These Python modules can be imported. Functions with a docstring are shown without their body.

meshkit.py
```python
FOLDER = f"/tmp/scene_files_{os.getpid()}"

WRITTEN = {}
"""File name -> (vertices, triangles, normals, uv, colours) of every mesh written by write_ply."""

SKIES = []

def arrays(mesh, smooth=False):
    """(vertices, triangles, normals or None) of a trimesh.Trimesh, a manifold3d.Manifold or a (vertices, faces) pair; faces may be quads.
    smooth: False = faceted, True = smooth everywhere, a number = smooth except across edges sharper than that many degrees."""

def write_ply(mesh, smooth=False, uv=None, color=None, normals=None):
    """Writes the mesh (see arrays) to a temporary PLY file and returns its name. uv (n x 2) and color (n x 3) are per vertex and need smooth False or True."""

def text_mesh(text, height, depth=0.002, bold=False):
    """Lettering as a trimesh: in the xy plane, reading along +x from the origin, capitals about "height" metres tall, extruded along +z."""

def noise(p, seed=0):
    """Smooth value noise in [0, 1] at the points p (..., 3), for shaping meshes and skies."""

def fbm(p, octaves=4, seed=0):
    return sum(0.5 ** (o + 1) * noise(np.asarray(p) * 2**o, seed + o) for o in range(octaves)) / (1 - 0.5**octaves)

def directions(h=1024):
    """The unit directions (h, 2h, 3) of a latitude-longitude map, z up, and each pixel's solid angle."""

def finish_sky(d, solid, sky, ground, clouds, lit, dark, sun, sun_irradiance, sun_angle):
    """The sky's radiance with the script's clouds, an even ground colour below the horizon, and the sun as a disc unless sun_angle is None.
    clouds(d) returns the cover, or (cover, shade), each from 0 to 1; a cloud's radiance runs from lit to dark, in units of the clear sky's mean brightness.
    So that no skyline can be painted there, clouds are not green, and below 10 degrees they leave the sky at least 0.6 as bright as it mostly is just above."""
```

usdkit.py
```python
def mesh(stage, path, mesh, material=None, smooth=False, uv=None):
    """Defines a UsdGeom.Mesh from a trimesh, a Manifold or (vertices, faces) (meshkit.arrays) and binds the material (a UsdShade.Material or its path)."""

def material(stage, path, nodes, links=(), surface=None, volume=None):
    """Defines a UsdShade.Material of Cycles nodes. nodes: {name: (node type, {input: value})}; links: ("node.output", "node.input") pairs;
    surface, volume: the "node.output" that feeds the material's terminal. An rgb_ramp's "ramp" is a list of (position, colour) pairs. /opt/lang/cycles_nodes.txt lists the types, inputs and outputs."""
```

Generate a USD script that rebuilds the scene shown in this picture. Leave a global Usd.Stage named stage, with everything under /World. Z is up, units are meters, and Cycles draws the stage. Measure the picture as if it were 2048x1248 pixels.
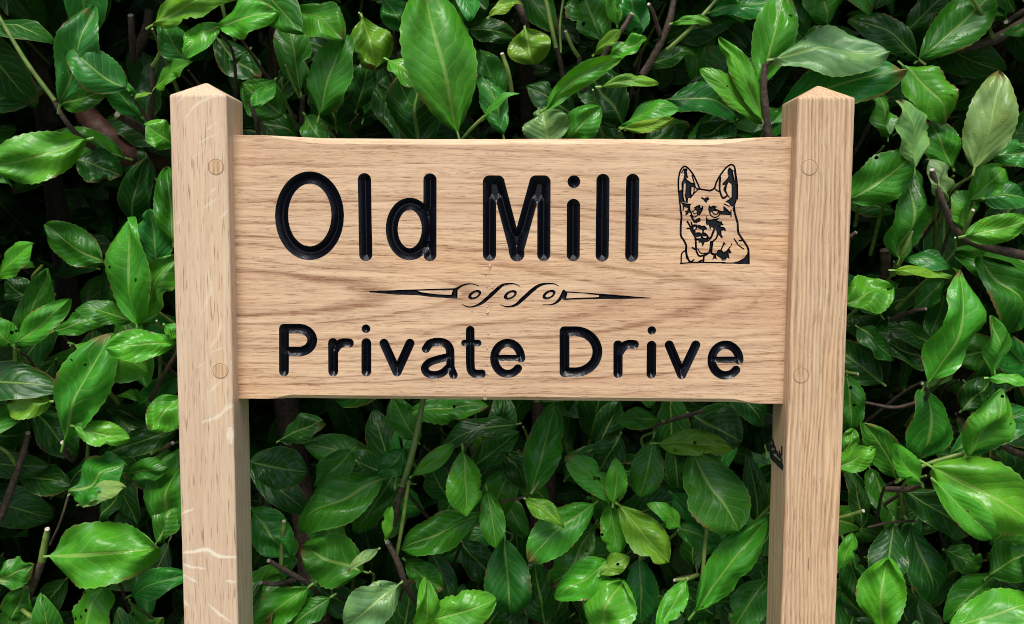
import math, random
import numpy as np, trimesh, usdkit, meshkit
from pxr import Usd, UsdGeom, UsdLux, UsdShade, Sdf, Gf, Vt
from shapely.geometry import Polygon, Point, LineString, MultiPolygon, box as sbox
from shapely.ops import unary_union
from shapely import affinity, contains_xy
import shapely
from scipy.spatial import Delaunay

stage = Usd.Stage.CreateInMemory()
UsdGeom.SetStageUpAxis(stage, UsdGeom.Tokens.z)
UsdGeom.SetStageMetersPerUnit(stage, 1.0)
UsdGeom.Xform.Define(stage, '/World')
UsdGeom.Scope.Define(stage, '/World/Looks')

# ------------------------------------------------------------------ camera, sky, light, exposure
EYE = np.array([0.0, -1.2494, 1.25])
YAW, PITCH, ROLL, FPX = 0.0032, 0.0906, -0.0049, 1881.8
EXPOSURE = 1.65
SKY_STRENGTH, SUN_INTENSITY = 0.06, 0.40
SUN_EL, SUN_DIR_XY = math.radians(60), (-0.12, -1.0)      # direction towards the veiled sun
X1 = np.array([math.cos(YAW), math.sin(YAW), 0]); Y1 = np.array([-math.sin(YAW), math.cos(YAW), 0]); ZW = np.array([0, 0, 1.0])
FWD = math.cos(PITCH) * Y1 - math.sin(PITCH) * ZW
Z2 = math.cos(PITCH) * ZW + math.sin(PITCH) * Y1
RIGHT = math.cos(ROLL) * X1 - math.sin(ROLL) * Z2
UP = math.sin(ROLL) * X1 + math.cos(ROLL) * Z2
cam = UsdGeom.Camera.Define(stage, '/World/camera')
m = np.eye(4); m[0, :3], m[1, :3], m[2, :3], m[3, :3] = RIGHT, UP, -FWD, EYE
cam.AddTransformOp().Set(Gf.Matrix4d(m.tolist()))
cam.CreateHorizontalApertureAttr(36.0); cam.CreateVerticalApertureAttr(36.0 * 624 / 1024)
cam.CreateFocalLengthAttr(FPX / 2048 * 36.0); cam.CreateClippingRangeAttr(Gf.Vec2f(0.05, 2000))
cam.CreateExposureAttr(EXPOSURE)

rot = math.atan2(*SUN_DIR_XY)
usdkit.material(stage, '/World/Looks/sky', {
    'tc': ('texture_coordinate', {}),
    'sky': ('sky_texture', {'sky_type': 'single_scattering', 'sun_disc': False, 'sun_elevation': SUN_EL, 'sun_rotation': rot}),
    'n': ('noise_texture', {'scale': 2.2, 'detail': 5.0, 'roughness': 0.6}),
    'r': ('rgb_ramp', {'ramp': [(0.25, (0.45,) * 3), (0.7, (0.95,) * 3)]}),
    'mx': ('mix', {'color2': (3.0, 3.3, 3.8)}),
    'bg': ('background_shader', {'strength': SKY_STRENGTH})},
    [('tc.generated', 'n.vector'), ('n.fac', 'r.fac'), ('r.color', 'mx.fac'), ('sky.color', 'mx.color1'), ('mx.color', 'bg.color')], surface='bg.background')
dome = UsdLux.DomeLight.Define(stage, '/World/sky')
UsdShade.MaterialBindingAPI.Apply(dome.GetPrim()).Bind(UsdShade.Material.Get(stage, '/World/Looks/sky'))
dome.GetPrim().SetCustomDataByKey('kind', 'structure')
sun = UsdLux.DistantLight.Define(stage, '/World/sun')
sun.CreateIntensityAttr(SUN_INTENSITY); sun.CreateAngleAttr(28.0); sun.CreateNormalizeAttr(True); sun.CreateColorAttr(Gf.Vec3f(1.0, 0.96, 0.9))
h = np.array([*SUN_DIR_XY]) / np.hypot(*SUN_DIR_XY) * math.cos(SUN_EL)
zax = np.array([h[0], h[1], math.sin(SUN_EL)]); xax = np.cross(ZW, zax); xax /= np.linalg.norm(xax); yax = np.cross(zax, xax)
m = np.eye(4); m[0, :3], m[1, :3], m[2, :3] = xax, yax, zax
sun.AddTransformOp().Set(Gf.Matrix4d(m.tolist()))

# ------------------------------------------------------------------ helpers
rng = np.random.default_rng(7)
used = {}
def numbered(parent, name):
    k = used.get((parent, name), 0); used[(parent, name)] = k + 1
    return f'{parent}/{name}' + (f'_{k:03d}' if k else '')
def data(prim, **kw):
    for k, v in kw.items():
        if v: prim.SetCustomDataByKey(k, v)
def obj(name, mesh, mat, parent='/World', smooth=False, uv=None, tint=None, **kw):
    path = numbered(parent, name)
    g = usdkit.mesh(stage, path, mesh, f'/World/Looks/{mat}', smooth=smooth, uv=uv)
    if tint is not None:
        n = len(g.GetPointsAttr().Get())
        t = np.asarray(tint, np.float32)
        if t.ndim == 1: t = np.tile(t, (n, 1))
        UsdGeom.PrimvarsAPI(g).CreatePrimvar('tint', Sdf.ValueTypeNames.Color3fArray, 'vertex').Set(Vt.Vec3fArray.FromNumpy(t))
    data(g.GetPrim(), **kw)
    return path
def group(name, parent='/World', **kw):
    path = numbered(parent, name)
    x = UsdGeom.Xform.Define(stage, path); data(x.GetPrim(), **kw)
    return path
def ray(px, py):
    return FWD + RIGHT * ((px - 1024) / FPX) + UP * ((624 - py) / FPX)
def at(px, py, y):
    d = ray(px, py)
    return EYE + d * ((y - EYE[1]) / d[1])
def ppm(y): return FPX / (y - EYE[1])

def smooth_line(pts, n=6):
    p = np.array(pts, float); p = np.vstack([2 * p[0] - p[1], p, 2 * p[-1] - p[-2]]); out = []
    for i in range(1, len(p) - 2):
        for t in np.linspace(0, 1, n, endpoint=False):
            out.append(tuple(0.5 * ((2 * p[i]) + (p[i + 1] - p[i - 1]) * t + (2 * p[i - 1] - 5 * p[i] + 4 * p[i + 1] - p[i + 2]) * t**2 + (3 * p[i] - p[i - 1] - 3 * p[i + 1] + p[i + 2]) * t**3)))
    return out + [tuple(p[-2])]

# ------------------------------------------------------------------ materials
M = lambda n, *a, **k: usdkit.material(stage, f'/World/Looks/{n}', *a, **k)
def ramp(*s): return {'ramp': [(p, c) for p, c in s]}

def wood(name, light, dark, kind):
    """Oak. kind: 'board' (crown-cut, grain along x), 'quarter' (along z, flecked), 'stripe' (along z, strong year rings), 'side'."""
    along_x = kind == 'board'
    sc_fine = (9, 300, 300) if along_x else (300, 300, 9)
    sc_pore = (38, 900, 900) if along_x else (620, 620, 26)
    sc_big = (1.6, 14, 14) if along_x else (26, 26, 1.7)
    N = {'g': ('geometry', {}),
         'mf': ('mapping', {'scale': sc_fine}), 'nf': ('noise_texture', {'scale': 1.0, 'detail': 3.0, 'roughness': 0.6}),
         'mp': ('mapping', {'scale': sc_pore}), 'np': ('noise_texture', {'scale': 1.0, 'detail': 1.0}), 'ml': ('mapping', {'scale': (7, 150, 150) if along_x else (150, 150, 7)}), 'nl': ('noise_texture', {'scale': 1.0, 'detail': 5.0, 'roughness': 0.7, 'distortion': 0.6}),
         'mb': ('mapping', {'scale': sc_big}), 'nb': ('noise_texture', {'scale': 1.0, 'detail': 3.0}),
         'pr': ('map_range', {'from_min': 0.60 if kind != 'quarter' else 0.605, 'from_max': 0.70, 'clamp': True}),
         'x': ('separate_xyz', {}),
         'md': ('mapping', {'scale': (5, 60, 60) if along_x else (60, 60, 5)}), 'nd': ('noise_texture', {'scale': 1.0, 'detail': 4.0, 'roughness': 0.65}),
         'mw': ('mapping', {'scale': (3.2, 9, 9) if along_x else (14, 14, 2.2)}), 'nw': ('noise_texture', {'scale': 1.0, 'detail': 2.0})}
    L = [('g.position', f'm{k}.vector') for k in 'fpbdwl'] + [(f'm{k}.vector', f'n{k}.vector') for k in 'fpbdwl'] + [('np.fac', 'pr.value'), ('g.position', 'x.vector')]
    def mth(n, t, a=None, b=None, c=None):
        inp = {'math_type': t}
        for i, v in enumerate((a, b, c)):
            if v is None: continue
            if isinstance(v, str): L.append((v, f'{n}.value{i+1}'))
            else: inp[f'value{i+1}'] = float(v)
        N[n] = ('math', inp); return f'{n}.value'
    wob = mth('wob', 'subtract', 'nw.fac', 0.5)
    wob2 = mth('wob2', 'subtract', 'nd.fac', 0.5)
    if along_x:
        # year rings of a slightly tapering stem cut along its length: nested tongues closing towards the right
        zc = mth('zc', 'subtract', 'x.z', ZC)
        zc = mth('zc2', 'multiply_add', wob, 0.042, zc)
        xx = mth('xx', 'subtract', 'x.x', X0)
        xs = mth('xs', 'multiply', xx, 0.105)
        a = mth('a', 'multiply', zc, zc); b = mth('b', 'multiply', xs, xs)
        r = mth('r', 'sqrt', mth('ab', 'add', a, b))
        r = mth('r2', 'multiply_add', wob2, 0.0075, r)
        ph = mth('ph', 'multiply', r, 47.0)
    else:
        ph = mth('ph0', 'multiply_add', 'x.y', 0.45, 'x.x')
        ph = mth('ph1', 'multiply_add', wob, 0.045 if kind == 'stripe' else 0.012, ph)
        ph = mth('ph2', 'multiply_add', wob2, 0.0095, ph)
        ph = mth('ph', 'multiply', ph, 165.0 if kind != 'quarter' else 120.0)
    fr = mth('fr', 'fraction', ph)
    prof = {'board': ramp((0, (.9,) * 3), (0.05, (1,) * 3), (0.13, (.42,) * 3), (0.4, (.10,) * 3), (0.8, (0,) * 3), (0.96, (.25,) * 3), (1, (.9,) * 3)),
            'stripe': ramp((0, (.7,) * 3), (0.12, (1,) * 3), (0.4, (.65,) * 3), (0.6, (.1,) * 3), (0.85, (0,) * 3), (1, (.7,) * 3)),
            'side': ramp((0, (.7,) * 3), (0.12, (1,) * 3), (0.4, (.5,) * 3), (0.6, (.1,) * 3), (0.85, (0,) * 3), (1, (.7,) * 3)),
            'quarter': ramp((0, (.5,) * 3), (0.15, (.6,) * 3), (0.5, (.1,) * 3), (0.85, (0,) * 3), (1, (.5,) * 3))}[kind]
    N['rr'] = ('rgb_ramp', prof); L.append((fr, 'rr.fac'))
    k_ring = {'board': 0.40, 'stripe': 0.48, 'side': 0.6, 'quarter': 0.16}[kind]
    # strength of each ring varies
    sv = mth('sv', 'multiply', 'nd.fac', 1.7)
    if along_x:
        N['wn'] = ('white_noise_texture', {'dimensions': '1D'}); L.append((mth('wnf', 'floor', ph), 'wn.w'))
        sv = mth('sv2', 'multiply', sv, mth('sv3', 'multiply_add', mth('sv4', 'power', 'wn.value', 2.0), 1.35, 0.30))
    ringv = mth('rv', 'multiply', 'rr.color', mth('rv0', 'multiply', sv, k_ring))
    fine = mth('fi', 'multiply', mth('fi0', 'subtract', 'nf.fac', 0.40), {'board': 1.0, 'stripe': 1.0, 'side': 1.3, 'quarter': 0.7}[kind])
    fac = mth('fac0', 'add', ringv, fine)
    if along_x:
        # three broad dark year rings make the arched figure
        for bi, (r0, wd, k_) in enumerate(((0.0305, 0.0050, 0.85), (0.0775, 0.0036, 0.66), (0.099, 0.0028, 0.5), (0.119, 0.0026, 0.42))):
            N[f'bd{bi}'] = ('map_range', {'range_type': 'smoothstep', 'from_min': 0.0, 'from_max': wd, 'to_min': k_, 'to_max': 0.0, 'clamp': True})
            L.append((mth(f'ba{bi}', 'absolute', mth(f'bs{bi}', 'subtract', r, r0)), f'bd{bi}.value'))
            fac = mth(f'bf{bi}', 'multiply_add', f'bd{bi}.result', mth(f'bn{bi}', 'multiply', 'nl.fac', 1.35), fac)
    pore = mth('po', 'multiply', 'pr.result', {'board': 0.55, 'stripe': 0.35, 'side': 0.3, 'quarter': 0.7}[kind])
    fac = mth('fac1', 'add', fac, pore)
    # thin dark hairlines along the grain
    N['hl'] = ('map_range', {'range_type': 'smoothstep', 'from_min': 0.0, 'from_max': 0.019, 'to_min': 1.0, 'to_max': 0.0, 'clamp': True}); L.append((mth('hl0', 'absolute', mth('hl1', 'subtract', 'nl.fac', 0.53)), 'hl.value'))
    fac = mth('fac2', 'multiply_add', 'hl.result', {'board': 0.46, 'stripe': 0.34, 'side': 0.3, 'quarter': 0.22}[kind], fac)
    N['cl'] = ('clamp', {}); L.append((fac, 'cl.value'))
    N['mix'] = ('mix', {'color1': light, 'color2': dark}); L.append(('cl.result', 'mix.fac'))
    # broad warm/cool drift of the wood's own colour
    N['br'] = ('rgb_ramp', ramp((0.3, (0.93, 0.86, 0.83)), (0.5, (1, 1, 1)), (0.72, (1.05, 0.95, 0.82)))); L.append(('nb.fac', 'br.fac'))
    N['mul'] = ('mix', {'mix_type': 'multiply', 'fac': 1.0}); L += [('mix.color', 'mul.color1'), ('br.color', 'mul.color2')]
    col = 'mul.color'
    if kind == 'quarter':
        N['at'] = ('attribute', {'attribute': 'tint'}); N['ms'] = ('separate_xyz', {}); L.append(('at.color', 'ms.vector'))
        N['fl'] = ('mix', {'color2': (0.80, 0.70, 0.56)}); L += [(col, 'fl.color1'), ('ms.x', 'fl.fac')]; col = 'fl.color'
    hgt = mth('hg', 'multiply_add', 'nf.fac', 0.6, mth('hg0', 'multiply', fac, -0.8))
    N['bu'] = ('bump', {'strength': 0.35, 'distance': 0.0006}); L.append((hgt, 'bu.height'))
    N['p'] = ('principled_bsdf', {'roughness': 0.5, 'specular_ior_level': 0.4}); L += [(col, 'p.base_color'), ('bu.normal', 'p.normal')]
    M(name, N, L, surface='p.BSDF')

Zpx = lambda py: at(1024, py, 0.024)[2]
ZC, X0 = float(Zpx(588)), float(at(330, 588, 0.024)[0])
wood('oak_board', (0.72, 0.490, 0.315), (0.25, 0.105, 0.050), 'board')
wood('oak_quarter', (0.68, 0.495, 0.350), (0.28, 0.16, 0.09), 'quarter')
wood('oak_stripe', (0.69, 0.470, 0.300), (0.25, 0.13, 0.065), 'stripe')
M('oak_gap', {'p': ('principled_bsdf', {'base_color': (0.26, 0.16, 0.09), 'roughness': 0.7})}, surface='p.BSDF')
M('black_paint', {'g': ('geometry', {}), 'n': ('noise_texture', {'scale': 260.0, 'detail': 3.0}), 'b': ('bump', {'strength': 0.35, 'distance': 0.001}),
                  'p': ('principled_bsdf', {'base_color': (0.0015, 0.0015, 0.004), 'roughness': 0.24, 'specular_ior_level': 0.42})},
  [('g.position', 'n.vector'), ('n.fac', 'b.height'), ('b.normal', 'p.normal')], surface='p.BSDF')
M('black_stamp', {'p': ('principled_bsdf', {'base_color': (0.008, 0.007, 0.008), 'roughness': 0.6})}, surface='p.BSDF')
M('water', {'p': ('principled_bsdf', {'base_color': (0.95, 0.86, 0.70), 'roughness': 0.03, 'ior': 1.33, 'transmission_weight': 0.75})}, surface='p.BSDF')  # pale diffuse base puts the sky's reflection into the drops' colour
M('bark', {'g': ('geometry', {}), 'n': ('noise_texture', {'scale': 130.0, 'detail': 6.0, 'roughness': 0.7}),
           'r': ('rgb_ramp', ramp((0.3, (0.018, 0.011, 0.008)), (0.55, (0.07, 0.042, 0.028)), (0.75, (0.16, 0.12, 0.095)))),
           'b': ('bump', {'strength': 0.8, 'distance': 0.003}), 'p': ('principled_bsdf', {'roughness': 0.7})},
  [('g.position', 'n.vector'), ('n.fac', 'r.fac'), ('r.color', 'p.base_color'), ('n.fac', 'b.height'), ('b.normal', 'p.normal')], surface='p.BSDF')
M('red_bark', {'g': ('geometry', {}), 'n': ('noise_texture', {'scale': 90.0, 'detail': 6.0, 'roughness': 0.7}),
           'r': ('rgb_ramp', ramp((0.3, (0.03, 0.012, 0.008)), (0.7, (0.15, 0.06, 0.035)))), 'p': ('principled_bsdf', {'roughness': 0.65})},
  [('g.position', 'n.vector'), ('n.fac', 'r.fac'), ('r.color', 'p.base_color')], surface='p.BSDF')
M('green_stem', {'g': ('geometry', {}), 'n': ('noise_texture', {'scale': 60.0, 'detail': 5.0}),
           'r': ('rgb_ramp', ramp((0.3, (0.07, 0.12, 0.02)), (0.6, (0.17, 0.25, 0.05)), (0.8, (0.16, 0.13, 0.05)))), 'p': ('principled_bsdf', {'roughness': 0.4})},
  [('g.position', 'n.vector'), ('n.fac', 'r.fac'), ('r.color', 'p.base_color')], surface='p.BSDF')
M('cut_wood', {'g': ('geometry', {}), 'n': ('noise_texture', {'scale': 300.0}), 'r': ('rgb_ramp', ramp((0.3, (0.22, 0.17, 0.12)), (0.7, (0.55, 0.48, 0.40)))), 'p': ('principled_bsdf', {'roughness': 0.8})},
  [('g.position', 'n.vector'), ('n.fac', 'r.fac'), ('r.color', 'p.base_color')], surface='p.BSDF')
M('ground', {'g': ('geometry', {}), 'n': ('noise_texture', {'scale': 3.0, 'detail': 8.0, 'roughness': 0.7}),
           'r': ('rgb_ramp', ramp((0.3, (0.03, 0.05, 0.015)), (0.55, (0.06, 0.085, 0.03)), (0.75, (0.10, 0.09, 0.06)))), 'p': ('principled_bsdf', {'roughness': 0.9})},
  [('g.position', 'n.vector'), ('n.fac', 'r.fac'), ('r.color', 'p.base_color')], surface='p.BSDF')

def leaf_material():
    N = {'g': ('geometry', {}), 'tc': ('texture_coordinate', {}), 'uv': ('separate_xyz', {}), 'at': ('attribute', {'attribute': 'tint'}),
         'n1': ('noise_texture', {'scale': 28.0, 'detail': 4.0}), 'n2': ('noise_texture', {'scale': 160.0, 'detail': 2.0}),
         'n3': ('noise_texture', {'scale': 14.0, 'detail': 1.0}), 'n4': ('noise_texture', {'scale': 55.0, 'detail': 1.0}),
         'vo': ('voronoi_texture', {'scale': 360.0}), 'sp': ('voronoi_texture', {'scale': 75.0})}
    L = [('tc.UV', 'uv.vector')] + [('g.position', f'{k}.vector') for k in ('n1', 'n2', 'n3', 'n4', 'vo', 'sp')]
    def mth(n, t, a=None, b=None, c=None):
        inp = {'math_type': t}
        for i, v in enumerate((a, b, c)):
            if v is None: continue
            if isinstance(v, str): L.append((v, f'{n}.value{i+1}'))
            else: inp[f'value{i+1}'] = float(v)
        N[n] = ('math', inp); return f'{n}.value'
    def rngm(n, src, a, b, c, d, t='smoothstep'):
        N[n] = ('map_range', {'range_type': t, 'from_min': a, 'from_max': b, 'to_min': c, 'to_max': d, 'clamp': True}); L.append((src, f'{n}.value')); return f'{n}.result'
    av = mth('av', 'absolute', 'uv.y')
    mid = rngm('mid', mth('midw', 'multiply', av, mth('midk', 'multiply_add', 'uv.x', 0.9, 0.55)), 0.028, 0.075, 1, 0)
    side = mth('side', 'greater_than', 'uv.y', 0.0)
    ph = mth('ph', 'multiply', 'uv.x', 7.4)
    ph = mth('ph1', 'multiply_add', av, -2.0, ph)
    ph = mth('ph1b', 'multiply_add', mth('av2', 'multiply', av, av), -0.7, ph)
    ph = mth('ph2', 'multiply_add', side, 0.43, ph)
    ph = mth('ph3', 'multiply_add', 'n3.fac', 2.6, mth('ph2n', 'multiply_add', 'n1.fac', 0.5, ph))
    pp = mth('pp', 'pingpong', mth('ph4', 'add', ph, 20.0), 0.5)
    vein = rngm('vein', pp, 0.015, 0.085, 1, 0)
    vein = mth('vein2', 'multiply', vein, rngm('vf', av, 0.55, 0.95, 1, 0.15))
    edge = rngm('edge', av, 0.94, 1.0, 0, 0.55)
    # colour
    N['var'] = ('rgb_ramp', ramp((0.3, (0.62, 0.70, 0.75)), (0.5, (1, 1, 1)), (0.72, (1.4, 1.18, 0.95)))); L.append(('n1.fac', 'var.fac'))
    N['base'] = ('mix', {'mix_type': 'multiply', 'fac': 1.0}); L += [('at.color', 'base.color1'), ('var.color', 'base.color2')]
    N['vcol'] = ('mix', {'fac': 0.62, 'color2': (0.30, 0.44, 0.10)}); L.append(('at.color', 'vcol.color1'))
    vm = mth('vm', 'maximum', mth('vm1', 'multiply', mid, 0.82), mth('vm2', 'multiply', vein, 0.36))
    vm = mth('vm3', 'maximum', vm, edge)
    N['c1'] = ('mix', {}); L += [('base.color', 'c1.color1'), ('vcol.color', 'c1.color2'), (vm, 'c1.fac')]
    # small brown specks here and there
    spot = rngm('spot', 'sp.distance', 0.10, 0.17, 1, 0)
    spot = mth('spot2', 'multiply', spot, rngm('spm', 'n3.fac', 0.64, 0.70, 0, 0.8))
    N['c2'] = ('mix', {'color2': (0.035, 0.022, 0.012)}); L += [('c1.color', 'c2.color1'), (spot, 'c2.fac')]
    # browned edges on some
    br = mth('br', 'multiply', rngm('br1', mth('br0', 'maximum', av, 'uv.x'), 0.86, 0.97, 0, 1), rngm('br2', 'n6.fac', 0.57, 0.62, 0, 0.85))
    N['n6'] = ('noise_texture', {'scale': 21.0, 'detail': 3.0}); L.append(('g.position', 'n6.vector'))
    N['c2b'] = ('mix', {'color2': (0.16, 0.10, 0.03)}); L += [('c2.color', 'c2b.color1'), (br, 'c2b.fac')]
    # paler underside
    N['und'] = ('mix', {'fac': 0.45, 'color2': (0.13, 0.19, 0.08)}); L.append(('c2b.color', 'und.color1'))
    N['c3'] = ('mix', {}); L += [('c2b.color', 'c3.color1'), ('und.color', 'c3.color2'), ('g.backfacing', 'c3.fac')]
    # relief: puckered between the side veins, sunk midrib, rain drops
    puck = mth('puck', 'multiply', rngm('pk', pp, 0.0, 0.4, 0, 1), rngm('pka', av, 0.0, 0.25, 0.1, 1))
    drop = mth('drop', 'multiply', rngm('dr', 'vo.distance', 0.16, 0.34, 1, 0), rngm('drm', 'n1.fac', 0.49, 0.58, 0, 1))
    hh = mth('h1', 'multiply_add', mid, -0.5, mth('h0', 'multiply', puck, 0.30))
    hh = mth('h2', 'multiply_add', 'n2.fac', 0.10, mth('h1b', 'multiply_add', 'n4.fac', 1.25, hh))
    hh = mth('h3', 'multiply_add', drop, 0.8, hh)
    N['bu'] = ('bump', {'strength': 0.7, 'distance': 0.0015}); L.append((hh, 'bu.height'))
    N['p'] = ('principled_bsdf', {'specular_ior_level': 0.36})
    L += [('c3.color', 'p.base_color'), ('bu.normal', 'p.normal')]
    L.append((rngm('rgh', 'n1.fac', 0.36, 0.64, 0.50, 0.26, 'linear'), 'p.roughness'))
    N['tcol'] = ('mix', {'mix_type': 'multiply', 'fac': 1.0, 'color2': (2.0, 1.9, 0.7)}); L.append(('c3.color', 'tcol.color1'))
    N['t'] = ('translucent_bsdf', {}); L.append(('tcol.color', 't.color'))
    N['mx'] = ('mix_closure', {'fac': 0.16}); L += [('p.BSDF', 'mx.closure1'), ('t.BSDF', 'mx.closure2')]
    # a few holes eaten into the blade
    N['ho'] = ('voronoi_texture', {'scale': 48.0}); L.append(('g.position', 'ho.vector'))
    hole = mth('hole', 'multiply', mth('hole1', 'less_than', 'ho.distance', 0.15), mth('hole2', 'greater_than', 'n5.fac', 0.69))
    N['n5'] = ('noise_texture', {'scale': 9.0, 'detail': 0.0}); L.append(('g.position', 'n5.vector'))
    N['tr'] = ('transparent_bsdf', {}); N['mh'] = ('mix_closure', {}); L += [(hole, 'mh.fac'), ('mx.closure', 'mh.closure1'), ('tr.BSDF', 'mh.closure2')]
    M('laurel_leaf', N, L, surface='mh.closure')
leaf_material()

# ------------------------------------------------------------------ ground
obj('ground', trimesh.Trimesh([[-300, -300, 0], [300, -300, 0], [300, 300, 0], [-300, 300, 0]], [[0, 1, 2], [0, 2, 3]]), 'ground', kind='structure')

# ------------------------------------------------------------------ the oak sign
PW = 0.075
XL, XR, ZT, CAP = -0.4538, 0.4427, 0.1695 + 1.25, 0.0203
ZB0, ZB1, REC, THICK = 1.25 - 0.2382, 1.25 + 0.1202, 0.0243, 0.034
sign = group('garden_sign', label='two-post oak sign carved with black lettering in front of the laurel hedge', category='sign')

def flecks():
    z8 = lambda *p: [(330 + x / 2.786, 800 + y / 2.786) for x, y in p]
    z1 = lambda *p: [(330 + x / 3.937, 150 + y / 3.937) for x, y in p]
    z5 = lambda *p: [(330 + x / 3.783, 500 + y / 3.783) for x, y in p]
    return [(z8((210, 125), (300, 90), (330, 60), (380, 30)), 6, .55), (z8((360, 160), (367, 235)), 13, .6), (z8((90, 640), (110, 625), (155, 608)), 4.5, .7),
            (z8((90, 850), (160, 845), (235, 835), (300, 870), (398, 875)), 6.5, .9), (z8((93, 910), (150, 930), (220, 940)), 3.6, .8), (z8((93, 968), (140, 995), (185, 1018)), 3.4, .75),
            (z8((335, 1005), (398, 1015)), 3, .7), (z8((95, 1113), (135, 1148)), 3, .7), (z8((245, 1140), (300, 1190), (380, 1245)), 4.4, .8),
            (z1((90, 220), (150, 170)), 2.5, .5), (z1((160, 340), (220, 260), (300, 200), (400, 170)), 3.2, .55), (z1((260, 540), (330, 500), (400, 470)), 3, .4),
            (z1((320, 440), (400, 380)), 3, .4), (z1((220, 650), (300, 590)), 3, .3), (z1((340, 950), (400, 880)), 4, .4), (z1((310, 1040), (400, 980)), 4, .35),
            (z1((430, 1130), (490, 1070)), 4.5, .4), (z1((80, 720), (130, 650)), 3, .3), (z1((90, 1180), (130, 1120)), 3, .3),
            (z5((330, 160), (345, 300), (300, 420), (280, 490)), 6, .3), (z5((430, 520), (400, 650), (350, 730)), 5.5, .35), (z5((360, 770), (440, 740)), 4, .35),
            (z5((240, 890), (290, 860)), 6, .35), (z5((320, 1090), (420, 990)), 5, .4), (z5((500, 850), (520, 840)), 5, .35), (z5((440, 1220), (500, 1170)), 8, .4)]
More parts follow.
